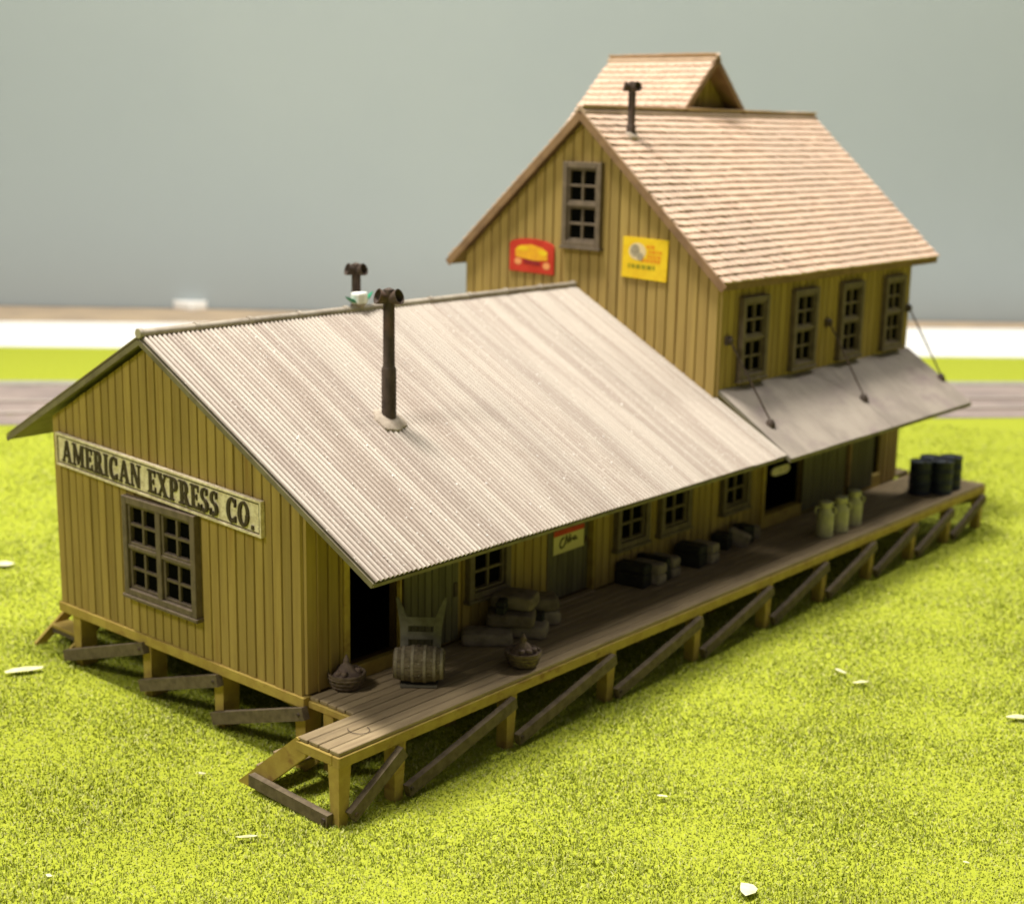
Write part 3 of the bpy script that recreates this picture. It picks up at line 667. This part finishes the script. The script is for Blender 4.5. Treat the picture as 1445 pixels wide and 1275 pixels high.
# awning with three tie rods
AX, AZ0, AZ1 = 1.63, 3.075, 2.02; AM = (AZ0-AZ1)/AX; aw_z = lambda x: AZ0-AM*x
AWY1 = 18.05
aw = MB().prism([(.04, LT+.02, aw_z(.04)-.02), (AX, LT+.02, AZ1-.02), (AX, LT+.02, AZ1-.085), (.04, LT+.02, aw_z(.04)-.085)], (0, AWY1-LT-.02, 0)).build('awning', 'soffit', TH_)
y = LT+.03
while y < AWY1-.02:
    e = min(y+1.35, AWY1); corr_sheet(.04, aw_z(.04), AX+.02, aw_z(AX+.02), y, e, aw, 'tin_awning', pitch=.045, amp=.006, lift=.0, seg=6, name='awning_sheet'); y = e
MB().box(AX-.004, AX+.02, LT+.02, AWY1, AZ1-.095, AZ1-.03).build('eave_board', 'roof_edge', aw)
for yt, yf in ((10.42, 10.61), (14.2, 14.28), (17.85, 17.92)):
    tx, fx = .10, .95
    rd = MB().tube((tx, yt, 3.97), (fx, yf, aw_z(fx)+.08), .018, n=8).build('tie_rod', 'iron', TH_)
    MB().bbox(.036, .10, yt-.10, yt+.10, 3.88, 4.04, .01).build('wall_bracket', 'iron', rd)
    MB().tube((.09, yt, 3.97), (.15, yt, 3.95), .055, n=10).build('eye_bolt', 'iron', rd)
    o = MB().lathe([(.095, -.05), (.095, .02), (.06, .09), (.03, .11)], c=(fx, yf, aw_z(fx)+.01), n=14).build('foot_plate', 'iron', rd); smooth_by_angle(o)

# ================================================================== loading platform
LP = thing('loading_platform', 'long plank loading platform on mustard posts with brown diagonal braces', 'platform', (1.0, 9, -G))
P_, PN, YN, YE = 1.7523, .948, -.98, 19.0
cols_x = [(.05, .24), (.24, .42), (.42, .60), (.60, .775), (.775, PN)]
cols_x += [(PN+(P_-PN)*i/4, PN+(P_-PN)*(i+1)/4) for i in range(4)]
for i, (a, b) in enumerate(cols_x):
    y0 = YN if i >= 5 else .02
    MB().bbox(a+.009, b-.009, y0+.008+random.uniform(0, .012), YE, -.055, random.uniform(-.005, .004), .010).build('plank', 'plank', LP)
xx = -.14
while xx > -6.2:
    MB().bbox(xx-.19, xx, L2+.06, YE, -.055, random.uniform(-.004, .002), .008).build('plank', 'plank', LP); xx -= .2
MB().bbox(P_-.12, P_+.012, YN-.01, YE+.01, -.215, -.058, .01).build('edge_beam', 'beam', LP)
MB().bbox(PN-.01, P_-.125, YN-.012, YN+.1, -.2, -.058, .01).build('edge_beam', 'beam', LP)
MB().bbox(.06, PN+.08, -.0, .1, -.16, -.058, .01).build('edge_beam', 'beam', LP)
MB().bbox(PN-.008, PN+.06, YN+.105, -.005, -.16, -.058, .01).build('edge_beam', 'beam', LP)
MB().bbox(-6.3, P_-.13, YE-.08, YE+.008, -.2, -.058, .01).build('edge_beam', 'beam', LP)
py = [YN+.0, .02, 2.3, 4.7, 7.15, 9.45, 11.5, 13.45, 15.35, 17.1, 18.78]
def post(x1, y0, dp=.20, taper=.05):
    # outer face flush with x1, tapering towards the ground along y
    w0, w1 = .215, .15
    return [(x1, y0, -.218), (x1, y0+w0, -.218), (x1, y0+w1, -G), (x1, y0, -G)], (-dp, 0, 0)
for i, y in enumerate(py):
    if i == 0: continue
    pts, d = post(P_-.004, y); MB().prism(pts, d).build('post', 'beam', LP, key=('lpost',))
    if i: MB().box(.35, .55, y, y+.2, -G, -.06).build('post', 'beam', LP, key=('lpost2',)) if i < 10 else None
MB().add([(P_-.21, YN-.001, -.201), (P_-.003, YN-.001, -.201), (P_-.003, YN+.215, -.219), (P_-.21, YN+.215, -.219), (P_-.15, YN-.001, -G), (P_-.003, YN-.001, -G), (P_-.003, YN+.15, -G), (P_-.15, YN+.15, -G)],
         [(0, 1, 2, 3), (7, 6, 5, 4), (4, 5, 1, 0), (5, 6, 2, 1), (6, 7, 3, 2), (7, 4, 0, 3)]).build('post', 'beam', LP)
for i in range(len(py)-1):
    a, b = py[i], py[i+1]; ya, yb = a+.17, b+.09
    if i == 0: ya, yb = a+.15, b+.10
    br = MB().bar((P_+.055, ya, -G+.13), (P_+.055, yb, -.30), .10, .175).build('brace', 'brace', LP)
    MB().tube((P_+.10, ya+.05, -G+.16), (P_+.125, ya+.05, -G+.16), .03, n=8).build('bolt', 'iron', br)
br = MB().bar((P_-.1, YE-.03, -.35), (.2, YE-.03, -.85), .08, .14).build('brace', 'brace', LP)
MB().box(-.2, 0.0, YE-.22, YE-.03, -G, -.2).build('post', 'beam', LP)
# stringer and ground plank at the free end
MB().prism([(PN+.05, YN-.005, -.03), (PN-.01, YN-.005, -.015), (-.27, YN-.005, -G+.02), (-.27, YN-.005, -G), (.16, YN-.005, -G), (PN+.17, YN-.005, -.24), (PN+.17, YN-.005, -.205), (PN+.05, YN-.005, -.2)], (0, .085, 0)).build('stringer', 'beam', LP)
MB().prism([(PN+.05, -.16, -.165), (PN-.06, -.16, -.10), (-.22, -.16, -G+.02), (-.22, -.16, -G), (.16, -.16, -G), (PN+.05, -.16, -.34)], (0, .08, 0)).build('stringer', 'beam', LP)
for k in range(2):
    z = -G+.26+k*.30; x = .02+k*.36
    MB().bbox(x-.02, x+.34, YN+.082, -.162, z, z+.055, .008).build('tread', 'plank', LP)
br = MB().bar((.08, YN-.065, -G+.17), (P_-.11, YN-.065, -G+.095), .10, .17).build('brace', 'brace', LP)
MB().tube((P_-.17, YN-.11, -G+.1), (P_-.17, YN-.14, -G+.1), .036, n=8).build('bolt', 'iron', br)
# stairs behind the far corner of the gable
ST = thing('wooden_stairs', 'small wooden stairs with open treads at the grass side of the gable', 'stairs', (-6.5, .6, -G))
for x in (-6.95, -6.08):
    MB().prism([(x, -.02, -G), (x, .14, -G), (x, 1.42, -.15), (x, 1.42, -.02), (x, 1.25, -.02), (x, -.02, -G+.06)], (.06, 0, 0)).build('stringer', 'beam', ST)
for k in range(3):
    z = -G+.27+k*.29; y = .30+k*.36
    MB().bbox(-6.885, -6.085, y-.02, y+.34, z, z+.06, .008).build('tread', 'beam', ST)
    MB().box(-6.885, -6.085, y+.0, y+.03, z-.09, z-.002).build('riser', 'brace', ST)
MB().bbox(-6.95, -6.02, 1.43, 4.2, -.06, 0, .01).build('landing', 'beam', ST)
for x, y in ((-6.9, 1.5), (-6.9, 4.0)): MB().box(x, x+.15, y, y+.15, -G, -.065).build('post', 'beam', ST)

# ================================================================== signs on the walls
yS = LT-.052
def flat(pts, d0, d1, name, m, parent, base):
    return MB().prism([base(u, v, d0) for u, v in pts], tuple(Vector(base(0, 0, d1)) - Vector(base(0, 0, d0)))).build(name, m, parent)
rs = thing('advertising_sign', 'red arched-top advertising sign with yellow print on the tall gable', 'sign', (-4.5, LT-.06, 4.9))
B = lambda u, v, d: (-5.08+u*1.17, yS-d, 4.90+v*.68 - u*.02)
arch = [(0, 0), (1, 0), (1, .80)] + [(.5+.5*math.cos(math.radians(a)), .80+.20*math.sin(math.radians(a))) for a in range(15, 180, 15)] + [(0, .80)]
flat(arch, .0, .03, 'panel', 'ink_red', rs, B)
el = lambda cx, cy, rx, ry, n=20: [(cx+rx*math.cos(2*math.pi*i/n), cy+ry*math.sin(2*math.pi*i/n)) for i in range(n)]
flat([(.14, .44), (.5, .36), (.86, .40), (.86, .62), (.74, .76), (.5, .83), (.26, .78), (.14, .66)], .031, .034, 'print', 'ink_gold', rs, B)
flat(el(.31, .70, .13, .07), .035, .037, 'print', 'ink_yellow', rs, B); flat(el(.76, .62, .10, .08), .035, .037, 'print', 'ink_yellow', rs, B)
flat([(.32, .26), (.70, .22), (.70, .34), (.34, .40)], .0345, .036, 'print', 'ink_maroon', rs, B)
flat(el(.20, .30, .08, .10), .031, .034, 'print', 'ink_peach', rs, B); flat(el(.84, .24, .08, .10), .031, .034, 'print', 'ink_peach', rs, B)
ys = thing('advertising_sign', 'square yellow advertising sign with orange print on the tall gable', 'sign', (-1.7, LT-.06, 5.0))
B2 = lambda u, v, d: (-2.22+u*1.05+v*.02, yS-d, 5.0+v*.77 - u*.02)
flat([(0, 0), (1, -.02), (1, 1), (0, 1)], .0, .03, 'panel', 'ink_yellow', ys, B2)
flat(el(.33, .66, .19, .21), .031, .033, 'print', 'ink_pale', ys, B2); flat(el(.28, .68, .10, .15), .034, .036, 'print', 'ink_grey', ys, B2)
flat(el(.40, .54, .07, .10), .034, .0365, 'print', 'ink_grey', ys, B2)
for v0, u0, u1 in ((.76, .52, .74), (.64, .58, .86), (.52, .56, .88), (.42, .44, .84)):
    x = u0
    while x < u1-.03:
        ww = random.uniform(.04, .09); flat([(x, v0), (x+ww, v0-.01), (x+ww, v0+.075), (x, v0+.08)], .031, .033, 'print', 'ink_orange', ys, B2); x += ww+.02
x = .14
while x < .74:
    ww = random.uniform(.05, .10); flat([(x, .24), (x+ww, .235), (x+ww, .34), (x, .345)], .031, .033, 'print', 'ink_olive', ys, B2); x += ww+.025
po = thing('door_notice', 'cream paper notice with red top band on the recessed door', 'notice', (-.03, 5.9, .93))
B3 = lambda u, v, d: (-.046+d, 5.50+u*.82, .83+v*.41)
flat([(0, 0), (1, .03), (1, 1.0), (0, 1.0)], .0, .008, 'paper', 'poster', po, B3)
flat([(0, .76), (1, .78), (1, 1.0), (0, 1.0)], .0085, .010, 'band', 'ink_red', po, B3)
def stroke(pts, wd, parent, d):
    mb = MB(); pv = [Vector(B3(u, v, d)) for u, v in pts]
    for k in range(len(pv)-1): mb.bar(pv[k], pv[k+1], wd, .003 + .0004*k, up=(1, 0, 0))
    return mb.build('script_stroke', 'ink', parent)
stroke([(.34, .66), (.24, .56), (.20, .36), (.24, .22), (.32, .26), (.40, .42)], .035, po, .0095)
stroke([(.36, .34), (.42, .72), (.46, .34), (.53, .72), (.54, .36)], .030, po, .0105)
stroke([(.54, .40), (.60, .54), (.66, .40), (.74, .52), (.68, .58), (.62, .46), (.78, .44)], .026, po, .0115)
hl = thing('doorway_sign', 'pale rounded sign hanging in the warehouse doorway', 'sign', (-.02, 12.8, 1.2))
pts = [(0, .5), (.06, .15), (.2, 0), (.8, 0), (.94, .15), (1, .5), (.94, .85), (.8, 1), (.2, 1), (.06, .85)]
flat(pts, 0, .04, 'panel', 'cream', hl, lambda u, v, d: (-.045+d, 12.42+u*.72, .98+v*.18))
for u in (.2, .8): MB().tube((-.025, 12.42+u*.72, 1.15), (-.025, 12.42+u*.72, 2.14), .010, n=6).build('hanger', 'iron', hl)

# ================================================================== goods on the platform
def basket(x, y, label, seed):
    t = thing('basket', label, 'basket', (x, y, 0)); r = random.Random(seed)
    wv = lambda a, h: 1 + .025*math.sin(a*14+h*60) + .012*math.sin(a*5)
    o = MB().lathe([(.17, .004), (.205, .03), (.235, .10), (.262, .19), (.275, .235), (.262, .25), (.235, .235), (.21, .17), (.1, .16)], c=(x, y, 0), n=56, wob=wv).build('body', 'basket', t, smooth=True)
    for h, rr in ((.06, .222), (.12, .247), (.18, .264)):
        MB().lathe([(rr, h-.012), (rr+.014, h), (rr, h+.012)], c=(x, y, 0), n=40, wob=wv).build('weave_band', 'basket', o, smooth=True)
    o = MB().lathe([(.215, .17), (.205, .215), (.15, .26), (.115, .30), (.085, .345), (.05, .37), (.038, .40), (.048, .42), (.028, .455), (.008, .50)], c=(x, y, 0), n=22, wob=lambda a, h: 1+.07*math.sin(3*a+h*9)+.05*math.sin(8*a)).build('lid', 'fruit', t, smooth=True)
    for k in range(5):
        a = r.uniform(0, 6.28); q = (x+.155*math.cos(a), y+.155*math.sin(a), .215)
        MB().pillow(q, .11, .09, .08, rz=a, e=.9, n=10, m=6, seed=k).build('knob', 'fruit', t, smooth=True)
basket(.20, .60, 'round brown basket beside the open doorway', 1)
basket(1.46, 2.98, 'round brown basket near the outer edge of the platform', 2)
# hand truck with a barrel lying on its toe plate
ex = Vector((math.cos(AZ), math.sin(AZ), 0)); ey = Vector((-math.sin(AZ), math.cos(AZ), 0))      # ex across, ey away
HT = Vector((.80, 1.46, 0))
ht = thing('hand_truck', 'upright wooden hand truck with flared handles holding a barrel', 'hand truck', tuple(HT))
lean = math.radians(15); up_ = (Vector((0, 0, 1))*math.cos(lean) + ey*math.sin(lean)); nn = up_.cross(ex)
o0 = HT + ey*.12 + Vector((0, 0, .03))
def tp(a, h, d=0): return tuple(o0 + ex*a + up_*h + nn*d)
def tplate(poly, th, name):
    return MB().prism([tp(a, h, -th/2) for a, h in poly], tuple(nn*th)).build(name, 'truck', ht)
for s_ in (-1, 1):
    poly = [(s_*.18, 0), (s_*.28, 0), (s_*.30, .72), (s_*.345, .98), (s_*.37, 1.13), (s_*.335, 1.15), (s_*.275, 1.02), (s_*.225, .90), (s_*.185, .82), (s_*.18, .6)]
    tplate(poly if s_ > 0 else poly[::-1], .055, 'rail')
for h0, h1 in ((.735, .86), (.545, .65), (.16, .25)):
    tplate([(-.20, h0), (.20, h0), (.20, h1), (-.20, h1)], .045, 'cross_bar')
MB().prism([tuple(HT + ex*a + ey*b + Vector((0, 0, .012))) for a, b in ((-.28, .16), (.28, .16), (.26, -.24), (-.26, -.24))], (0, 0, .035)).build('toe_plate', 'truck', ht)
for s_ in (-1, 1):
    c = HT + ex*(s_*.30) + ey*.22 + Vector((0, 0, .10))
    wh = MB().lathe([(.06, -.03), (.10, -.03), (.10, .03), (.06, .03)], c=c, n=18, axis=ex).build('wheel', 'iron', ht); smooth_by_angle(wh)
bc = HT - ey*.085 + Vector((0, 0, .05+.265))
ba = thing('barrel', 'weathered wooden barrel lying on the hand truck', 'barrel', tuple(HT - ey*.085 + Vector((0, 0, .05))))
prof = []; nseg = 14; BL = .72
for k in range(nseg+1):
    t = -1 + 2*k/nseg; prof.append((.205 + .06*(1-t*t), t*BL/2))
prof = [(.175, -BL/2+.03)] + prof + [(.175, BL/2-.03)]
stv = lambda a, h: 1 - .022*(abs(math.sin(a*9)) < .16) + .004*math.sin(a*31+h*9)
MB().lathe(prof, c=bc, n=108, axis=ex, wob=stv).build('staves', 'barrel', ba)
for t in (-.90, -.62, -.24, .24, .62, .90):
    rr = .205+.06*(1-t*t)+.005; dr = -.12*t*.035/ (BL/2)
    o = MB().lathe([(rr-.012, t*BL/2-.022), (rr+.004, t*BL/2-.02), (rr+.004, t*BL/2+.02), (rr-.012, t*BL/2+.022)], c=bc, n=40, axis=ex).build('hoop', 'hoop', ba); smooth_by_angle(o)
tb_ = MB().tube(tuple(bc + Vector((0, 0, .255))), tuple(bc + Vector((0, 0, .285))), .028, n=10).build('bung', 'iron', ba)
# sacks in the pile below the first window
def sack(x, y, z, L_, W_, H_, rz, label, m='sack', seed=0, group='sacks on the platform', tilt=0):
    o = MB().pillow((x, y, z), L_, W_, H_, rz=rz, seed=seed, tilt=tilt).build('sack', m, None, smooth=True)
    return tag(o, label, 'sack', group)
sack(.40, 3.36, 0, .80, .50, .20, .75, 'flat grey sack lying apart at the end of the window pile', seed=1, m='sack_pale')
sack(.62, 4.02, 0, .72, .46, .21, .55, 'bottom grey sack under the window pile', seed=2, m='sack_pale')
sack(.22, 4.00, 0, .60, .44, .22, .2, 'bottom grey sack against the wall under the window pile', seed=8)
sack(.50, 3.82, .21, .76, .50, .21, .62, 'middle grey sack of the window pile', seed=3)
sack(.40, 4.02, .42, .70, .50, .24, .40, 'topmost grey sack of the window pile', seed=4)
sack(.38, 4.62, 0, .70, .46, .23, .9, 'lower grey sack at the door end of the window pile', seed=5, m='sack_pale')
sack(.36, 4.62, .23, .68, .45, .22, .85, 'upper grey sack at the door end of the window pile', seed=6)
def case(x, y, z, L_, W_, H_, rz, label):
    mt = Matrix.Translation((x, y, z)) @ Matrix.Rotation(rz, 4, 'Z')
    t = thing('dark_case', label, 'case', (x, y, z), 'dark cases on the platform')
    MB(mt).bbox(-L_/2, L_/2, -W_/2, W_/2, 0, H_*.62, .02).build('body', 'black', t)
    MB(mt).bbox(-L_/2+.004, L_/2-.004, -W_/2+.004, W_/2-.004, H_*.63, H_, .02).build('lid', 'black', t)
    return t
case(.62, 4.29, 0, .26, .30, .30, .6, 'small dark case wedged between the grey sacks')
case(.42, 3.70, .425, .16, .40, .20, .5, 'small dark case on top of the grey sacks')
case(.34, 7.28, 0, .58, .30, .40, .15, 'dark case below the second window')
sack(.44, 7.60, 0, .60, .30, .19, .15, 'lower pale sack beside the dark case below the second window', 'sack_pale', 11)
sack(.44, 7.60, .19, .60, .30, .19, .15, 'upper pale sack beside the dark case below the second window', 'sack_pale', 12)
case(.36, 7.86, 0, .62, .16, .41, .15, 'thin dark case standing between pale sacks')
sack(.38, 8.14, 0, .58, .32, .18, .12, 'lower pale sack beyond the thin dark case', 'sack_pale', 13)
sack(.38, 8.14, .18, .56, .30, .18, .12, 'upper pale sack beyond the thin dark case', 'sack_pale', 14)
case(.40, 8.98, 0, .52, .34, .40, .15, 'dark case below the third window')
sack(.46, 9.34, 0, .50, .32, .19, .15, 'lower pale sack beside the dark case below the third window', 'sack_pale', 15)
sack(.46, 9.34, .19, .50, .30, .18, .15, 'upper pale sack beside the dark case below the third window', 'sack_pale', 16)
case(.22, 10.30, 0, .34, .34, .30, .3, 'dark case at the joint of the two buildings')
sack(.36, 10.66, 0, .46, .22, .30, .4, 'pale sack propped between two small dark cases', 'sack_pale', 17, tilt=.35)
case(.28, 10.98, 0, .34, .30, .34, -.2, 'dark case before the fourth window')
sack(.22, 11.32, 0, .40, .26, .24, .6, 'pale sack at the warehouse end of the goods', 'sack_pale', 18)
# milk cans
def milk_can(x, y, label):
    t = thing('milk_can', label, 'milk can', (x, y, 0), 'pale milk cans on the platform')
    o = MB().lathe([(.165, 0), (.175, .02), (.17, .04), (.17, .42), (.165, .46), (.105, .56), (.095, .60), (.10, .64)], c=(x, y, 0), n=24).build('body', 'can', t); smooth_by_angle(o)
    o = MB().lathe([(.125, .635), (.135, .66), (.13, .70), (.06, .73), (.02, .735)], c=(x, y, 0), n=22).build('lid', 'can', t); smooth_by_angle(o)
    for s_ in (-1, 1):
        c = Vector((x, y, 0)); e = ex*s_; pp = [c+e*.10+Vector((0, 0, .60)), c+e*.19+Vector((0, 0, .585)), c+e*.205+Vector((0, 0, .50)), c+e*.165+Vector((0, 0, .45))]
        h = MB()
        for k in range(3): h.tube(pp[k], pp[k+1], .016, n=8)
        h.build('handle', 'can', t)
milk_can(1.24, 12.44, 'pale milk can at the sack end of the row of three')
milk_can(1.28, 12.98, 'pale milk can in the middle of the row of three')
milk_can(1.22, 13.66, 'pale milk can at the drum end of the row of three')
def drum(x, y, label, h=.74):
    t = thing('drum', label, 'drum', (x, y, 0), 'dark drums at the far end of the platform')
    o = MB().lathe([(.235, 0), (.25, .012), (.25, .03), (.238, .045), (.238, h/3-.02), (.252, h/3), (.238, h/3+.02), (.238, 2*h/3-.02), (.252, 2*h/3), (.238, 2*h/3+.02), (.238, h-.04), (.25, h-.02), (.25, h), (.23, h), (.23, h-.02)], c=(x, y, 0), n=28).build('body', 'drum', t); smooth_by_angle(o, 60)
    MB().tube((x+.12, y-.05, h-.02), (x+.12, y-.05, h+.012), .03, n=8).build('bung', 'iron', t)
drum(1.05, 17.05, 'dark navy drum of the four on the milk can side by the wall')
drum(1.38, 17.42, 'dark navy drum of the four on the milk can side by the platform edge')
drum(1.02, 17.62, 'dark navy drum of the four on the platform end side by the wall')
drum(1.34, 17.98, 'dark navy drum of the four on the platform end side by the platform edge')

# ================================================================== small litter
sc_n = 0
def scrap(x, y, L_, W_, rz, label, z=-G+.075):
    r = random.Random(int((x+50)*100)); t = .004; n = 9; pts = []
    for i in range(n):
        a = 2*math.pi*i/n; k = r.uniform(.7, 1.1); pts.append((math.cos(a)*L_/2*k, math.sin(a)*W_/2*k))
    mt = Matrix.Translation((x, y, z)) @ Matrix.Rotation(rz, 4, 'Z') @ Matrix.Rotation(r.uniform(-.15, .15), 4, 'X')
    top = [(a, b, .012*r.random()) for a, b in pts]; bot = [(a, b, c-.006) for a, b, c in top]
    mb = MB(mt).add(top+bot+[(0, 0, .02)], [(i, (i+1) % n, 2*n) for i in range(n)] + [tuple(range(n, 2*n))[::-1]] + [(i, n+i, n+(i+1) % n, (i+1) % n) for i in range(n)])
    return tag(mb.build('paper_scrap', 'paper'), label, 'paper scrap', 'pale scraps on the lawn')
scrap(-11.32, 2.01, .42, .30, .3, 'broad pale scrap on the lawn beyond the eave of the freight house')
scrap(-5.92, -.83, .62, .22, 1.2, 'long pale scrap on the lawn before the wooden stairs')
scrap(1.16, -2.01, .30, .07, .9, 'thin pale sliver on the lawn before the platform end')
scrap(4.36, 2.5, .16, .08, .5, 'tiny pale scrap on the open lawn off the platform braces')
scrap(4.37, 8.14, .30, .12, 1.0, 'small pale scrap on the lawn out from the sack piles')
scrap(3.87, 8.35, .28, .10, -.3, 'narrow pale scrap on the lawn towards the platform')
scrap(6.83, 8.51, .40, .14, .8, 'pale scrap far out on the open lawn')
scrap(6.52, 1.18, .34, .24, 2.2, 'large pale scrap alone on the open lawn')
scrap(8.17, 3.57, .10, .07, 0, 'tiny pale speck on the outer lawn')
scrap(.21, -4.21, .10, .07, 0, 'tiny pale speck on the lawn in front of the gable')
scrap(-.71, -1.27, .12, .06, .4, 'small pale speck by the platform stringer')
# curled thread on the deck
mb = MB(); pv = []
for k in range(26):
    a = math.radians(-150 + 230*k/25); pv.append(Vector((1.40+.16*math.cos(a), -.30+.13*math.sin(a), .014)))
for k in range(25): mb.tube(pv[k], pv[k+1], .0045, n=5)
tag(mb.build('thread', 'iron'), 'thin curled thread on the platform planks', 'thread')
# crumpled foil flower by the ridge
ff = thing('foil_scrap', 'crumpled green and white foil scrap on the roof ridge', 'scrap', (XR, 4.28, ZR+.1))
for k, (dx, dy, dz, m) in enumerate(((0, 0, .16, 'white'), (-.02, -.30, .17, 'leaf_green'), (.02, .30, .22, 'leaf_green'))):
    c = Vector((XR, 4.28, ZR+.10)); tip = c + Vector((dx, dy, dz)); s_ = .11 if m == 'white' else .08
    if m == 'white': MB().pillow((XR, 4.28, ZR+.14), .24, .30, .20, e=.8, n=9, m=5, seed=4).build('paper', m, ff)
    else:
        a = c + Vector((0, dy*.2, .02)); MB().prism([tuple(a + Vector((-.05, 0, 0))), tuple(a + Vector((.05, 0, 0))), tuple(a + Vector((.07, dy*.45, dz*.6))), tuple(tip), tuple(a + Vector((-.07, dy*.45, dz*.5)))], (0, .0, .02)).build('petal', m, ff)
MB().lathe([(.06, 0), (.12, .06), (.11, .09)], c=(XR, 4.28, ZR+.075), n=9).build('cup', 'putty', ff)
# dust flecks on the roof sheets
mb = MB(); nrm = Vector((MR, 0, 1)).normalized(); tdir = Vector((1, 0, -MR)).normalized()
for k in range(420):
    x = random.uniform(XR+.2, XE-.05); y = min(YO+.1+random.expovariate(.28), LT-.2); s_ = random.choice((.006, .008, .009, .011, .011, .015, .021))
    c = Vector((x, y, low_z(x))) + nrm*.050; a = random.uniform(0, 6.28); e1 = (tdir*math.cos(a) + Vector((0, 1, 0))*math.sin(a))*s_; e2 = (Vector((0, 1, 0))*math.cos(a) - tdir*math.sin(a))*s_*random.uniform(.4, .9)
    mb.add([tuple(c+e1), tuple(c+e2), tuple(c-e1), tuple(c-e2), tuple(c+nrm*s_*.35), tuple(c-nrm*.012)], [(0, 1, 4), (1, 2, 4), (2, 3, 4), (3, 0, 4), (1, 0, 5), (2, 1, 5), (3, 2, 5), (0, 3, 5)])
o = mb.build('dust', 'white', None, kind='stuff'); o['label'] = 'pale dust flecks scattered over the corrugated roof'; o['category'] = 'dust'
